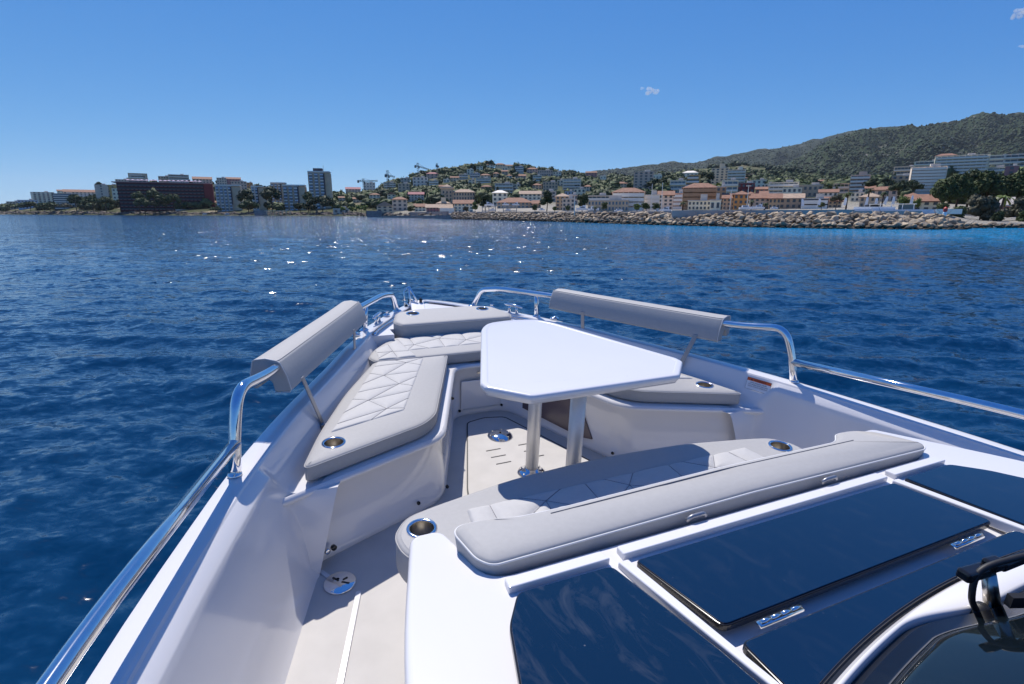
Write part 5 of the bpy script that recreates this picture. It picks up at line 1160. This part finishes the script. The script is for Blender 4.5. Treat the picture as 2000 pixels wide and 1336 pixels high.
# --- rails
RR = .0195
for sx in (-1, 1):
    rl = MB_()
    path = [(.298, 3.90, .43), (.345, 3.83, .585), (.44, 3.68, .618), (.60, 3.38, .636), (.70, 3.19, .648), (.945, 2.66, .680), (1.165, 2.08, .712), (1.256, 1.848, .756), (1.277, 1.795, .62), (1.288, 1.762, .485)]
    rl.tube([(sx * p[0], p[1], p[2]) for p in bend_path(path, [0, .045, .1, .1, .15, .2, .1, .10, .12, 0], 7)], RR, 16)
    rl.tube([(sx * p[0], p[1], p[2]) for p in bend_path([(1.279, 1.788, .590), (1.515, .895, .648), (1.60, .30, .655), (1.60, -2.6, .65)], [0, .35, .35, 0], 8)], RR, 16)
    rl.tube([(sx * .603, 3.39, .635), (sx * .617, 3.402, .44)], .017, 14)
    for p in ((1.6, -.9), (1.6, -2.4)): rl.tube([(sx * p[0], p[1], .655), (sx * p[0], p[1], .48)], RR, 12)
    for p, r in (((.298, 3.90, .438), .034), ((.617, 3.402, .458), .030), ((1.288, 1.762, .489), .023)):
        rl.lathe((sx * p[0], p[1], p[2]), [(r, 0), (r, .005), (r * .72, .012)], 20)
    rail = rl.build('side_rail', steel, boat, True)
    rail['label'] = ('port' if sx < 0 else 'starboard') + ' stainless hand rail'
    # struts under the bolsters
    for (a, b) in (((-1.045, 2.24, .625), (-.975, 2.285, .375)), ((-.735, 2.965, .60), (-.742, 2.945, .375))):
        A = Vector(a); B_ = Vector(b); t = (A - B_).normalized(); side = Vector((.40, .91, 0)).normalized(); wv = side * .0135; th = t.cross(side).normalized() * .003
        s_ = MB_(); V = [q + u * wv + v_ * th for q in (A, B_) for u in (-1, 1) for v_ in (-1, 1)]
        s_.add([(sx * -1 * p[0], p[1], p[2]) for p in V], [(0, 1, 3, 2), (4, 6, 7, 5), (0, 4, 5, 1), (2, 3, 7, 6), (0, 2, 6, 4), (1, 5, 7, 3)])
        s_.box((sx * -1 * (b[0] - .006), b[1] - .008, b[2] - .004), (.022, .04, .03), rz=-.4 * sx)
        bevel(fix_normals(s_.build('bolster_strut', strutm, boat)), .002)
# --- deck fittings: cleats, filler caps, small round fittings
for sx in (-1, 1):
    c = Vector((sx * .502, 3.572, .458)); ang = math.atan2(-.55, 1) if sx < 0 else math.atan2(.55, 1)
    dirv = Vector((sx * -.50, .86, 0)).normalized()
    cl = MB_(); cl.tube([c + dirv * t + Vector((0, 0, .055 - .06 * abs(t))) for t in (-.085, -.06, -.02, .02, .06, .085)], [.004, .009, .011, .011, .009, .004], 12)
    for t in (-.03, .03): cl.tube([c + dirv * (t * 1.15) + Vector((0, 0, -.004)), c + dirv * t + Vector((0, 0, .052))], [.013, .008], 10)
    cl.build('mooring_cleat', steel, boat, True)
    f_ = MB_(); f_.lathe((sx * .692, 3.265, .474), [(.032, 0), (.032, .008), (.026, .012), (.012, .012), (.012, .018), (.0, .018)], 24); f_.build('filler_cap', steel, boat, True)
    f_ = MB_(); f_.lathe((sx * .405, 3.755, .446), [(.026, 0), (.024, .014), (.012, .02), (.012, .034), (.018, .036), (.0, .042)], 18); f_.build('pop_up_fitting', steel, boat, True)
    # dark inner gasket along the foredeck edge
    st = MB_(); st.tube([(sx * (G(y) - .095), y, gz(y) - .018) for y in np.linspace(3.32, 3.86, 16)], .010, 8); st.build('deck_edge_trim', steel, boat, True)
tri = MB_()
# bow roller and anchor frame
br = MB_(); bc = Vector((-.11, 4.0, .42))
wh = MB_(); wh.prism([(-.19, 3.885), (-.075, 3.915), (-.06, 4.06), (-.16, 4.06)], .41, lambda x, y: .425 + .30 * (y - 3.885)); bevel(wh.build('bow_roller_base', gel_s, boat), .006)
br.tube(bend_path([(-.17, 4.02, .44), (-.155, 4.12, .575), (-.115, 4.02, .475)], .012, 4), .008, 10)
br.tube(bend_path([(-.205, 4.06, .42), (-.200, 4.10, .545), (-.156, 4.12, .575)], .015, 4), .005, 8)
br.tube([(-.165, 4.09, .50), (-.10, 4.0, .44)], .006, 8); br.tube([(-.205, 4.07, .47), (-.145, 3.98, .425)], .005, 8)
br.build('anchor_frame', steel, boat, True)
for p in ((-.165, 4.06, .47), (-.085, 4.03, .475), (-.195, 4.05, .425)):
    r_ = MB_(); r_.lathe(p, [(.010, -.018), (.016, -.012), (.010, 0), (.016, .012), (.010, .018), (.006, .024)], 14); r_.build('anchor_roller', blackg, boat, True)

# --- console with sloping top, lips, skylight panels
def ctop(x, y): return .656 + .153 * (.807 - y)
def cprism(name, pts, lo, hi, m, parent, bw=0, seg=2, smooth=False):
    q = MB_(); q.prism(pts, (lambda x, y: ctop(x, y) + lo) if lo > -.3 else lo + 0, lambda x, y: ctop(x, y) + hi)
    o = q.build(name, m, parent)
    if bw: bevel(o, bw, seg)
    return o
CP = [(-.865, 1.105), (-.785, 1.105), (-.765, .99), (-.748, .862), (.748, .862), (.765, .99), (.785, 1.105), (.865, 1.105), (.99, .66), (1.06, .0), (1.08, -1.4), (-1.08, -1.4), (-1.06, 0), (-.985, .66)]
CPf = fillet2(CP, [.03, .05, .04, .05, .05, .04, .05, .03, .2, .3, .1, .1, .3, .2], 6)
q = MB_(); q.prism([(p.x, p.y) for p in CPf], -.01, lambda x, y: ctop(x, y) if y > -.2 else ctop(x, -.2))
console = q.build('console', gel, boat); bevel(console, .016, 4, 50); wnormals(console)
for (x0, x1) in ((-.735, -.492), (-.458, .458), (.492, .735)):
    cprism('skylight_lip', [(p.x, p.y) for p in fillet2([(x0, .797), (x1, .797), (x1 - .004, .832), (x0 + .004, .832)], .006, 3)], -.02, .013, gel, boat, .006, 3)
for sx in (-1, 1):
    cprism('skylight_lip', [(sx * .455, .785), (sx * .482, .785), (sx * .462, .40), (sx * .446, .40)], -.02, .008, gel, boat, .004, 3)
PL = [(-.722, .785), (-.500, .782), (-.474, .50), (-.468, .15), (-.84, .15), (-.822, .55), (-.775, .705)]
def skylight(name, pts, m, label):
    if sum(pts[i][0] * pts[(i + 1) % len(pts)][1] - pts[(i + 1) % len(pts)][0] * pts[i][1] for i in range(len(pts))) < 0: pts = pts[::-1]
    ff = fillet2(pts, .018, 4)
    fr_ = cprism(name, [(p.x, p.y) for p in ff], -.01, .005, blackg, boat, .002)
    fr_['label'] = label
    o = cprism('pane', [(p.x, p.y) for p in inset2(ff, .0035)], .0, .0075, m, fr_, .0015)
    return fr_
skylight('skylight_panel', PL, glassA, 'smeared dark glass panel on the port side')
skylight('skylight_panel', [(-a, b) for a, b in PL], glassB, 'dark glass panel on the starboard side')
skylight('skylight_panel', [(-.445, .776), (.445, .776), (.432, .537), (-.428, .537)], glassB, 'wide dark glass panel behind the bench backrest')
def arc(x): return .436 - .24 * (x - .15) ** 2 if x < .15 else .436 - .18 * (x - .15) ** 2
xs = np.linspace(-.45, .43, 24)
skylight('skylight_panel', [(-.432, .497), (.428, .497)] + [(x, arc(x) + .010) for x in xs[::-1]], glassB, 'narrow dark glass panel before the windscreen')
for x0 in (-.36, .235):
    h = MB_()
    for k in range(4): h.tube([(x0 + k * .026, .517, ctop(0, .517) + .006), (x0 + k * .026 + .024, .517, ctop(0, .517) + .006)], .0042, 10)
    h.box((x0 + .05, .517, ctop(0, .517) + .002), (.11, .013, .005)); h.build('panel_hinge', steel, boat, True)
for x0 in (-.21, .27):
    h = MB_(); c = Vector((x0, .846, .668))
    h.tube(bend_path([c + Vector((-.03, 0, 0)), c + Vector((-.02, -.004, .012)), c + Vector((.02, -.004, .012)), c + Vector((.03, 0, 0))], .006, 3), .005, 8); h.build('backrest_clip', strutm, boat, True)
# windscreen: white coaming band, dark frit band, glass leaning back
xs = np.linspace(-.62, .80, 170)
def bw_(x): return .014 + .055 * sstep(-.16, .06, x) * (1 - sstep(.2, .5, x))
def ws_rows(sec):
    V = []; Fc = []; k = len(sec(0.0))
    for x in xs: V += sec(x)
    for i in range(len(xs) - 1):
        for j in range(k - 1): Fc.append((i * k + j, i * k + j + 1, (i + 1) * k + j + 1, (i + 1) * k + j))
    return V, Fc
def sec_band(x):
    y = arc(x); z = ctop(x, y); w = bw_(x)
    return [(x, y, z - .01), (x, y - .001, z + .010), (x, y - .006, z + .014), (x, y - w + .006, z + .016 + w * .25), (x, y - w, z + .012 + w * .25), (x, y - w - .002, z - .005)]
def sec_frit(x):
    y = arc(x) - bw_(x) - .001; z = ctop(x, y) + .004 + bw_(x) * .25
    return [(x, y - .0, z - .01), (x * .99, y - .015, z + .010)]
def sec_glass(x):
    y = arc(x) - bw_(x) - .016; z = ctop(x, y) + .012 + bw_(x) * .25
    return [(x * .99, y, z)] + [(x * (.99 - .1 * t), y - .62 * t, z + .27 * t + .03 * math.sin(t * math.pi)) for t in np.linspace(.08, 1, 12)]
bo = mesh_obj('windscreen_coaming', *ws_rows(sec_band), gel, boat, True); fix_normals(bo)
wsg = mesh_obj('windscreen', *ws_rows(sec_glass), glassW, boat, True); fix_normals(wsg)
sd = wsg.modifiers.new('s', 'SOLIDIFY'); sd.thickness = .006
fr_ = mesh_obj('glazing_band', *ws_rows(sec_frit), frit, wsg, True); fix_normals(fr_)
# wiper
wp = empty('windscreen_wiper'); wp.parent = boat
s_ = MB_(); s_.tube([(.045, .362, .735), (.028, .378, .805)], [.014, .011], 16); s_.lathe((.045, .362, .731), [(.030, 0), (.028, .008), (.016, .012)], 20); s_.build('spindle', brushed, wp, True)
s_ = MB_(); s_.box((.0, .385, .812), (.075, .024, .020), rz=-.10); s_.box((.035, .378, .824), (.034, .026, .018), rz=-.1); s_.box((.16, .360, .835), (.24, .017, .018), rz=-.09, rot=Matrix.Rotation(-.10, 3, 'Z') @ Matrix.Rotation(-.12, 3, 'Y'))
bevel(s_.build('arm', blackg, wp), .005, 3)
s_ = MB_(); s_.tube(smooth_path([(.008, .368, .735), (-.022, .372, .775), (-.008, .378, .822), (.06, .362, .842), (.16, .34, .850), (.28, .32, .86)], 8), .0055, 10); s_.lathe((.012, .366, .729), [(.020, 0), (.018, .008), (.009, .022)], 16); s_.build('washer_hose', black, wp, True)
s_ = MB_(); s_.box((.10, .30, .79), (.20, .012, .022), rz=-.35); s_.build('blade', black, wp)

# --- warning sticker on the starboard coaming
def lin(sx, y, t):  # point on the liner slope, t 0..1 from gunwale edge down
    g = G(y); z = gz(y); return Vector((sx * (g - .080 - .024 * t), y, z - .012 - .076 * t))
yA, yB = 1.94, 1.80
p00 = lin(1, yA, .12); p10 = lin(1, yB, .12); p01 = lin(1, yA, .98); nrmv = (p10 - p00).cross(p01 - p00).normalized()
if nrmv.x > 0: nrmv = -nrmv
ux = (p10 - p00); ul = ux.length; ux.normalize(); vy = (p01 - p00); vy = (vy - ux * vy.dot(ux)).normalized()
org = p00 + nrmv * .012
sk = empty('warning_sticker'); sk.parent = boat; sk['label'] = 'white warning sticker with orange header'
SW, SH = .125, .062
def quad(name, x0, x1, y0, y1, lift, m):
    pts = [org + ux * a + vy * b + nrmv * lift for a, b in ((x0, y0), (x1, y0), (x1, y1), (x0, y1))]
    bk_ = [p - nrmv * .0012 for p in pts]
    fix_normals(mesh_obj(name, pts + bk_, [(0, 1, 2, 3), (7, 6, 5, 4), (0, 4, 5, 1), (1, 5, 6, 2), (2, 6, 7, 3), (3, 7, 4, 0)], m, sk))
quad('sticker_border', 0, SW, 0, SH, .0005, sticker_k); quad('sticker_sheet', .0012, SW - .0012, .0012, SH - .0012, .0012, sticker_w); quad('sticker_header', .0012, SW - .0012, .0012, .0165, .0019, sticker_o)
def text(s, x, y, size, m):
    cu = bpy.data.curves.new('lettering', 'FONT'); cu.body = s; cu.size = size; cu.align_x = 'CENTER'; cu.extrude = .0001
    o = bpy.data.objects.new('lettering', cu); cu.materials.append(m); COL.objects.link(o); o.parent = sk
    M = Matrix((ux, -vy, nrmv)).transposed().to_4x4(); M.translation = org + ux * x + vy * y + nrmv * .0028
    bpy.context.view_layer.update()
    me = bpy.data.meshes.new_from_object(o.evaluated_get(bpy.context.evaluated_depsgraph_get())); me.transform(M)
    bpy.data.objects.remove(o); o = bpy.data.objects.new('lettering', me); COL.objects.link(o); o.parent = sk
text('WARNING', SW * .54, .0135, .013, sticker_k)
for i, s in enumerate(('AVOID PERSONAL INJURY', 'STAY INSIDE DECK RAILS AND', 'GATES WHEN IN OPERATION')): text(s, SW * .5, .027 + i * .010, .0075, sticker_k)
tq = [org + ux * (SW * .19 + a) + vy * b + nrmv * .0024 for a, b in ((-.006, .0142), (.006, .0142), (0, .004))]
mesh_obj('warning_triangle', tq, [(0, 1, 2)], sticker_k, sk)

# ================================================================== things on the boat
def on_boat(name, base, label, cat, group=None):
    o = empty(name, mw=MB @ Matrix.Translation(Vector(base)))
    tag(o, label, cat, group); o['_b'] = list(base); return o
def base_of(o): return Vector(o['_b'])
def cushion(name, parent, outline, z0, z1, r, rc=.04, m=None, puff=.003, tilt=None, pipe=True, taper=0.0, puffw=1.5, holes=(), hr=.042):
    """padded block with rounded edges; holes = centres of round cup openings cut through the top"""
    pts = fillet2(outline, rc, 6)
    if sum(pts[i].x * pts[(i + 1) % len(pts)].y - pts[(i + 1) % len(pts)].x * pts[i].y for i in range(len(pts))) < 0: pts = pts[::-1]
    pts = resample2(pts, .03); n = len(pts); off = base_of(parent)
    prof = [(r * .8 + taper, z0), (r * .25 + taper, z0 + r * .25), (taper, z0 + r * .8), (taper * .5, (z0 + z1) / 2), (0, z1 - r), (r * .08, z1 - r * .6), (r * .3, z1 - r * .28), (r * .62, z1 - r * .08), (r, z1), (r * puffw, z1 + puff)]
    bm = bmesh.new(); rings = []
    for d, z in prof:
        rings.append([bm.verts.new(Vector((p.x, p.y, z + (tilt(p.x, p.y) if tilt else 0))) - off) for p in inset2(pts, d)])
    for a, b in zip(rings[:-1], rings[1:]):
        for j in range(n): bm.faces.new((a[j], a[(j + 1) % n], b[(j + 1) % n], b[j]))
    bm.faces.new(rings[0][::-1])
    if holes:
        edges = [e for v in rings[-1] for e in v.link_edges if all(w in set(rings[-1]) for w in e.verts)]; edges = list(set(edges))
        for c in holes:
            k = 32; up = [bm.verts.new(Vector((c[0] + hr * math.cos(2 * math.pi * i / k), c[1] + hr * math.sin(2 * math.pi * i / k), z1 + puff)) - off) for i in range(k)]
            dn = [bm.verts.new(v.co - Vector((0, 0, .05))) for v in up]
            for i in range(k): bm.faces.new((up[i], dn[i], dn[(i + 1) % k], up[(i + 1) % k])); edges.append(bm.edges.get((up[i], up[(i + 1) % k])))
            bm.faces.new(dn)
        bmesh.ops.triangle_fill(bm, use_beauty=True, use_dissolve=False, edges=edges)
    else: bm.faces.new(rings[-1])
    bmesh.ops.recalc_face_normals(bm, faces=bm.faces); me = bpy.data.meshes.new(name); bm.to_mesh(me); bm.free(); me.materials.append(m or vinyl)
    o = link(bpy.data.objects.new(name, me), parent); crisp(o, 50)
    if pipe:
        t = MB_(); ring = inset2(pts, r * .10 - .001)
        t.tube([(p.x, p.y, z1 - r * .55 + (tilt(p.x, p.y) if tilt else 0)) for p in ring[::1]], .0024, 6, closed=True)
        t.build('piping', vinyl if pipe == 1 else thread_l, parent, True, off)
    return o
def cup_holder(parent, c, r=.040, depth=.055):
    off = base_of(parent)
    q = MB_(); q.lathe(c, [(r * .92, -depth), (r * .94, .0005), (r * 1.0, .004), (r * 1.18, .0045), (r * 1.24, .001), (r * 1.24, -.004)], 36, caps=False)
    o = q.build('cup_holder', steel, parent, True, off)
    q = MB_(); q.lathe(c, [(r * .90, .002), (r * .89, -.004), (r * .88, -depth)], 36, caps=False)
    b_ = q.build('cup_liner', brushed, o, True, off)
    q = MB_(); q.lathe(c, [(r * .9, -depth * .92), (.0, -depth * .92)], 24, caps=False); q.build('cup_floor', blackg, o, False, off)
    return o
def seg_d(px, py, a, b):
    ax, ay = a; bx, by = b; dx, dy = bx - ax, by - ay
    t = np.clip(((px - ax) * dx + (py - ay) * dy) / (dx * dx + dy * dy + 1e-12), 0, 1)
    return np.hypot(px - ax - t * dx, py - ay - t * dy)
def quilt(parent, c00, c10, c11, c01, z, segs, nu, nv, amp=.008, edge=.016, tilt=None, sag=None):
    """quilted panel over the quad c00-c10-c11-c01 (u along c00->c10); segs are seams in (u, v)"""
    off = base_of(parent)
    u = np.linspace(0, 1, nu); v = np.linspace(0, 1, nv); U, Vv = np.meshgrid(u, v)
    def bl(U, Vv):
        X = (1 - U) * (1 - Vv) * c00[0] + U * (1 - Vv) * c10[0] + U * Vv * c11[0] + (1 - U) * Vv * c01[0]
        Y = (1 - U) * (1 - Vv) * c00[1] + U * (1 - Vv) * c10[1] + U * Vv * c11[1] + (1 - U) * Vv * c01[1]
        return X, Y
    X, Y = bl(U, Vv)
    def pt(s): return tuple(float(k) for k in bl(np.array(s[0]), np.array(s[1])))
    S = [(pt(a), pt(b)) for a, b in segs]
    D = np.full(X.shape, 9.0)
    for a, b in S: D = np.minimum(D, seg_d(X, Y, a, b))
    E = np.full(X.shape, 9.0)
    cs = [c00, c10, c11, c01]
    for i in range(4): E = np.minimum(E, seg_d(X, Y, cs[i], cs[(i + 1) % 4]))
    H = amp * (1 - np.exp(-D / .016)) * (1 - np.exp(-E / .02)) - .010 * np.exp(-(E / (edge * .35)) ** 2)
    Z = z + H
    if tilt: Z = Z + tilt(X, Y)
    verts = np.stack([X - off.x, Y - off.y, Z - off.z], -1).reshape(-1, 3)
    faces = [(j * nu + i, j * nu + i + 1, (j + 1) * nu + i + 1, (j + 1) * nu + i) for j in range(nv - 1) for i in range(nu - 1)]
    o = mesh_obj('quilted_panel', verts, faces, vinyl_q, parent, True)
    a = (c10[0] - c00[0]) * (c01[1] - c00[1]) - (c10[1] - c00[1]) * (c01[0] - c00[0])
    if a < 0: o.data.flip_normals()
    t = MB_()
    for a_, b_ in S:
        k = 14; P = []
        for i in range(k + 1):
            x = a_[0] + (b_[0] - a_[0]) * i / k; y = a_[1] + (b_[1] - a_[1]) * i / k
            e = min(float(seg_d(np.array(x), np.array(y), cs[i2], cs[(i2 + 1) % 4])) for i2 in range(4))
            zz = z + .0010 - .010 * math.exp(-(e / (edge * .35)) ** 2) + (tilt(x, y) if tilt else 0); P.append((x, y, zz))
        t.tube(P, .0013, 5, caps=False)
    t.build('quilt_seam', thread, o, True, off)
    return o
def star_segs(n, seed, v0=.5):
    """irregular star stitching: zigzag of nodes, each with spokes to both edges"""
    rnd = random.Random(seed); M = []; w = 1.0 / n
    for i in range(n): M.append(((i + .5 + rnd.uniform(-.10, .10)) / n, v0 + (.16 if i % 2 else -.16) + rnd.uniform(-.05, .05)))
    S = [((0, rnd.uniform(.35, .65)), M[0]), (M[-1], (1, rnd.uniform(.35, .65)))]
    for i in range(n):
        if i < n - 1: S.append((M[i], M[i + 1]))
        near, far = (1.0, 0.0) if i % 2 else (0.0, 1.0); cl = lambda u: min(1, max(0, u))
        S.append((M[i], (cl(M[i][0] - w * rnd.uniform(.40, .55)), near))); S.append((M[i], (cl(M[i][0] + w * rnd.uniform(.40, .55)), near)))
        S.append((M[i], (cl(M[i][0] + w * rnd.uniform(-.12, .12)), far)))
    return S
# side seats
for sx, nm in ((-1, 'port'), (1, 'starboard')):
    if sx < 0: lab = 'long grey quilted seat cushion left of the white table, cup holder at its near end'
    else: lab = 'grey quilted seat cushion partly hidden behind the right end of the white table'
    root = on_boat('seat_cushion', (sx * .65, 2.5, .338), lab, 'cushion', 'bow cockpit seat cushions')
    OL = [(.205, 2.93), (.497, 2.165), (.575, 2.085), (1.085, 1.871), (1.002, 2.140), (.845, 2.53), (.640, 2.932)]
    body = cushion('cushion_body', root, [(sx * x, y) for x, y in OL], .338, .408, .014, [.02, .05, .05, .05, .1, .1, .03], puffw=1.4, holes=[(sx * .955, 2.030)])
    cup_holder(root, (sx * .955, 2.030, .4105), .038)
    quilt(root, (sx * .350, 2.912), (sx * .620, 2.235), (sx * .968, 2.112), (sx * .628, 2.918), .413, star_segs(5, 3 if sx < 0 else 8), 170, 70)
# bow seat
root = on_boat('bow_seat_cushion', (0, 3.1, .338), 'grey quilted cushion of the bow seat in front of the raised bow pad', 'cushion', 'bow cockpit seat cushions')
BO = [(-.19, 2.94), (.19, 2.94), (.40, 2.94), (.628, 2.94), (.66, 3.02), (.60, 3.16), (.45, 3.36), (-.45, 3.36), (-.60, 3.16), (-.66, 3.02), (-.628, 2.94), (-.40, 2.94)]
cushion('cushion_body', root, BO, .338, .408, .018, [.01, .01, .01, .03, .05, .08, .05, .05, .08, .05, .03, .01])
quilt(root, (-.42, 3.06), (.42, 3.06), (.44, 3.33), (-.44, 3.33), .412, star_segs(5, 21), 160, 54)
for sx in (-1, 1): quilt(root, (sx * .385, 2.948), (sx * .615, 2.948), (sx * .605, 3.13), (sx * .425, 3.30), .4115, [((0, .3), (1, .7)), ((.5, 0), (.45, 1)), ((.47, .5), (1, .1))], 50, 60)
# raised bow pad
root = on_boat('bow_pad', (0, 3.5, .41), 'thick grey raised bow pad with two cup holders at the front of the bow seat', 'cushion')
BP = [(-.385, 3.335), (.385, 3.335), (.425, 3.43), (.36, 3.66), (.20, 3.72), (-.20, 3.72), (-.36, 3.66), (-.425, 3.43)]
body = cushion('cushion_body', root, BP, .352, .497, .026, [.03, .03, .03, .04, .04, .04, .04, .03], holes=[(s * .258, 3.578) for s in (-1, 1)])
for s in (-1, 1): cup_holder(root, (s * .258, 3.578, .5005), .038)
t = MB_(); t.tube([(x, 3.3335, .376) for x in np.linspace(-.36, .36, 12)], .002, 6); t.build('seam', thread, root, True, base_of(root))
# aft bench seat
root = on_boat('bench_seat_cushion', (0, 1.25, .30), 'wide grey bench seat cushion with quilted middle and a cup holder at each end', 'cushion')
front = [(-.845, 1.30), (-.853, 1.380), (-.80, 1.460), (-.695, 1.488), (-.39, 1.548), (0, 1.572), (.39, 1.548), (.695, 1.488), (.80, 1.460), (.853, 1.380), (.845, 1.30)]
AO = front + [(.76, 1.16), (.70, 1.02), (-.70, 1.02), (-.76, 1.16)]
body = cushion('cushion_body', root, AO,   .295, .410, .016, [.03, .05, .05, .06, .1, .2, .1, .06, .05, .05, .03, .04, .03, .03, .04], puff=.001, puffw=1.05, holes=[(s * .766, 1.380) for s in (-1, 1)], hr=.042)
for s in (-1, 1): cup_holder(root, (s * .766, 1.380, .4115), .0385)
quilt(root, (-.66, 1.03), (.66, 1.03), (.61, 1.425), (-.61, 1.425), .4140, star_segs(7, 5, .66), 260, 90, amp=.011)
# bench backrest
root = on_boat('backrest_cushion', (0, .93, .45), 'grey bench backrest with piped edge in front of the dark skylight panels', 'backrest')
KO = [(-.742, .868), (.750, .864), (.778, .888), (.725, .975), (.645, 1.055), (.585, 1.055), (.50, .995), (-.50, .995), (-.62, 1.0), (-.70, 1.03), (-.765, 1.035), (-.787, 1.0), (-.768, .90)]
cushion('cushion_body', root, KO, .47, .676, .014, [.025, .02, .02, .05, .025, .025, .03, .02, .02, .04, .03, .025, .025], puff=.003, pipe=2, puffw=1.5, taper=.022, tilt=lambda x, y: .012 * (1 - abs(x) / .8) - .02 * max(0, y - 1.0) / .07)
t = MB_(); t.tube([(x, .972 + .0 * x, .6795 + .012 * (1 - abs(x) / .8)) for x in np.linspace(-.55, .55, 30)], .0014, 5); t.build('top_stitch', thread, root, True, base_of(root))
# bench base (part of the boat)
q = MB_(); q.prism([(p.x, p.y) for p in fillet2([(-.76, .88), (.76, .88), (.765, 1.30), (.66, 1.40), (.3, 1.46), (-.3, 1.46), (-.66, 1.40), (-.765, 1.30)], .04)], -.003, .298); bevel(q.build('bench_base', gel, boat), .01)
# bolsters on the rails
for sx, lab in ((-1, 'grey padded rail bolster over the left gunwale beside the long seat'), (1, 'grey padded rail bolster over the right gunwale behind the white table')):
    root = on_boat('rail_bolster', (sx * .95, 2.68, .60), lab, 'bolster', 'padded bolsters on the bow rails')
    A_ = [Vector((-1.172, 2.160, .0)), Vector((-1.07, 2.40, 0)), Vector((-.950, 2.68, 0)), Vector((-.82, 2.98, 0)), Vector((-.700, 3.27, 0))]
    pth = smooth_path(A_, 6); off = base_of(root)
    # section: across (u>0 inboard), height z; slight downward slope forward
    sec = [(.042, .064), (.053, .057), (.076, .004), (.088, -.050), (.083, -.062), (.022, -.067), (.016, -.03), (.004, -.014), (-.022, -.014), (-.034, -.03), (-.042, -.054), (-.060, -.054), (-.067, -.044), (-.065, .012), (-.053, .060), (-.044, .067), (-.002, .073)]; ot = 14
    V = []; Fc = []; ns = len(sec); N = len(pth)
    for i, p in enumerate(pth):
        t = (pth[min(i + 1, N - 1)] - pth[max(i - 1, 0)]).normalized(); across = Vector((t.y, -t.x, 0)); f = i / (N - 1)
        zc = .672 + (.622 - .672) * f; sc = 1.0 - .02 * f
        for (u, h) in sec: V.append((sx * -1 * (p.x + across.x * u * sc), p.y + across.y * u * sc, zc + h * sc))
    for i in range(N - 1):
        for j in range(ns): Fc.append((i * ns + j, i * ns + (j + 1) % ns, (i + 1) * ns + (j + 1) % ns, (i + 1) * ns + j))
    Fc += [tuple(range(ns)), tuple(range((N - 1) * ns, N * ns))[::-1]]
    o = mesh_obj('bolster_body', [Vector(v) - off for v in V], Fc, vinyl, root); fix_normals(o); bevel(o, .008, 3, 50); wnormals(o)
    t = MB_(); t.tube([V[i * ns + 0] for i in range(N)], .0026, 6); t.tube([V[i * ns + ot] for i in range(N)], .0024, 6); t.build('piping', vinyl, root, True, off)
    t = MB_()
    for k in (0,): t.tube([V[k * ns + j] for j in (0, 1, 2, 3, 4, 5)], .0020, 5); t.tube([V[k * ns + j] for j in (12, 13, 14, 15, 16, 0)], .0020, 5)
    t.build('end_seam', thread_l, root, True, off)

# --- table
root = on_boat('pedestal_table', (0, 2.0, 0.006), 'white tapered table on two aluminium pedestal legs in the bow cockpit', 'table')
off = base_of(root)
TP = [(-.135, 2.475), (0, 2.497), (.135, 2.475), (.20, 2.39), (.455, 1.72), (.452, 1.675), (.325, 1.545), (-.325, 1.545), (-.452, 1.675), (-.455, 1.72), (-.20, 2.39)]
pts = fillet2(TP, [.06, .08, .06, .04, .012, .012, .014, .014, .012, .012, .04], 6)
if sum(pts[i].x * pts[(i + 1) % len(pts)].y - pts[(i + 1) % len(pts)].x * pts[i].y for i in range(len(pts))) < 0: pts = pts[::-1]
prof = [(.030, .682), (.014, .685), (.010, .694), (.004, .702), (.0, .708), (.001, .716), (.004, .7215), (.010, .7240), (.024, .7250), (.028, .7235), (.030, .7225), (.032, .7225)]
V = []; Fc = []; n = len(pts)
for d, z in prof:
    for p in inset2(pts, d): V.append(Vector((p.x, p.y, z)) - off)
for i in range(len(prof) - 1):
    for j in range(n): Fc.append((i * n + j, i * n + (j + 1) % n, (i + 1) * n + (j + 1) % n, (i + 1) * n + j))
Fc.append(tuple(range((len(prof) - 1) * n, len(prof) * n))); Fc.append(tuple(range(n))[::-1])
tt = mesh_obj('tabletop', V, Fc, white_t, root, True); wnormals(tt)
for y in (2.151, 1.762):
    q = MB_(); q.lathe((0, y, 0), [(.033, .018), (.033, .684)], 32); leg = q.build('leg', alu, root, True, off)
    q = MB_(); q.lathe((0, y, .676), [(.05, .0), (.06, .006)], 28); q.build('top_flange', alu, leg, True, off)
    q = MB_(); q.lathe((0, y, .006), [(.074, .0), (.073, .004), (.060, .012), (.040, .018), (.036, .030)], 40); fl_ = q.build('base_flange', steel, root, True, off)
    for k in range(6):
        a = k * math.pi / 3 + .4; q = MB_(); q.lathe((.058 * math.cos(a), y + .058 * math.sin(a), .016), [(.006, 0), (.005, .004), (0, .005)], 10); q.build('screw_head', brushed, fl_, True, off)
q = MB_(); q.lathe((0, 2.572, .006), [(.074, .0), (.073, .004), (.060, .013), (.036, .020), (.012, .023), (.0, .023)], 40)
spare = q.build('pedestal_socket_cover', steel, boat, True)
for k in range(6):
    a = k * math.pi / 3; q = MB_(); q.lathe((.058 * math.cos(a), 2.572 + .058 * math.sin(a), .017), [(.006, 0), (.005, .004), (0, .005)], 10); q.build('screw_head', brushed, spare, True)
q = MB_(); q.lathe((0, 2.572, .028), [(.006, 0), (.006, .004), (0, .005)], 10); q.build('socket_button', black, spare, True)
for o in list(bpy.data.objects):
    if '_b' in o.keys(): del o['_b']
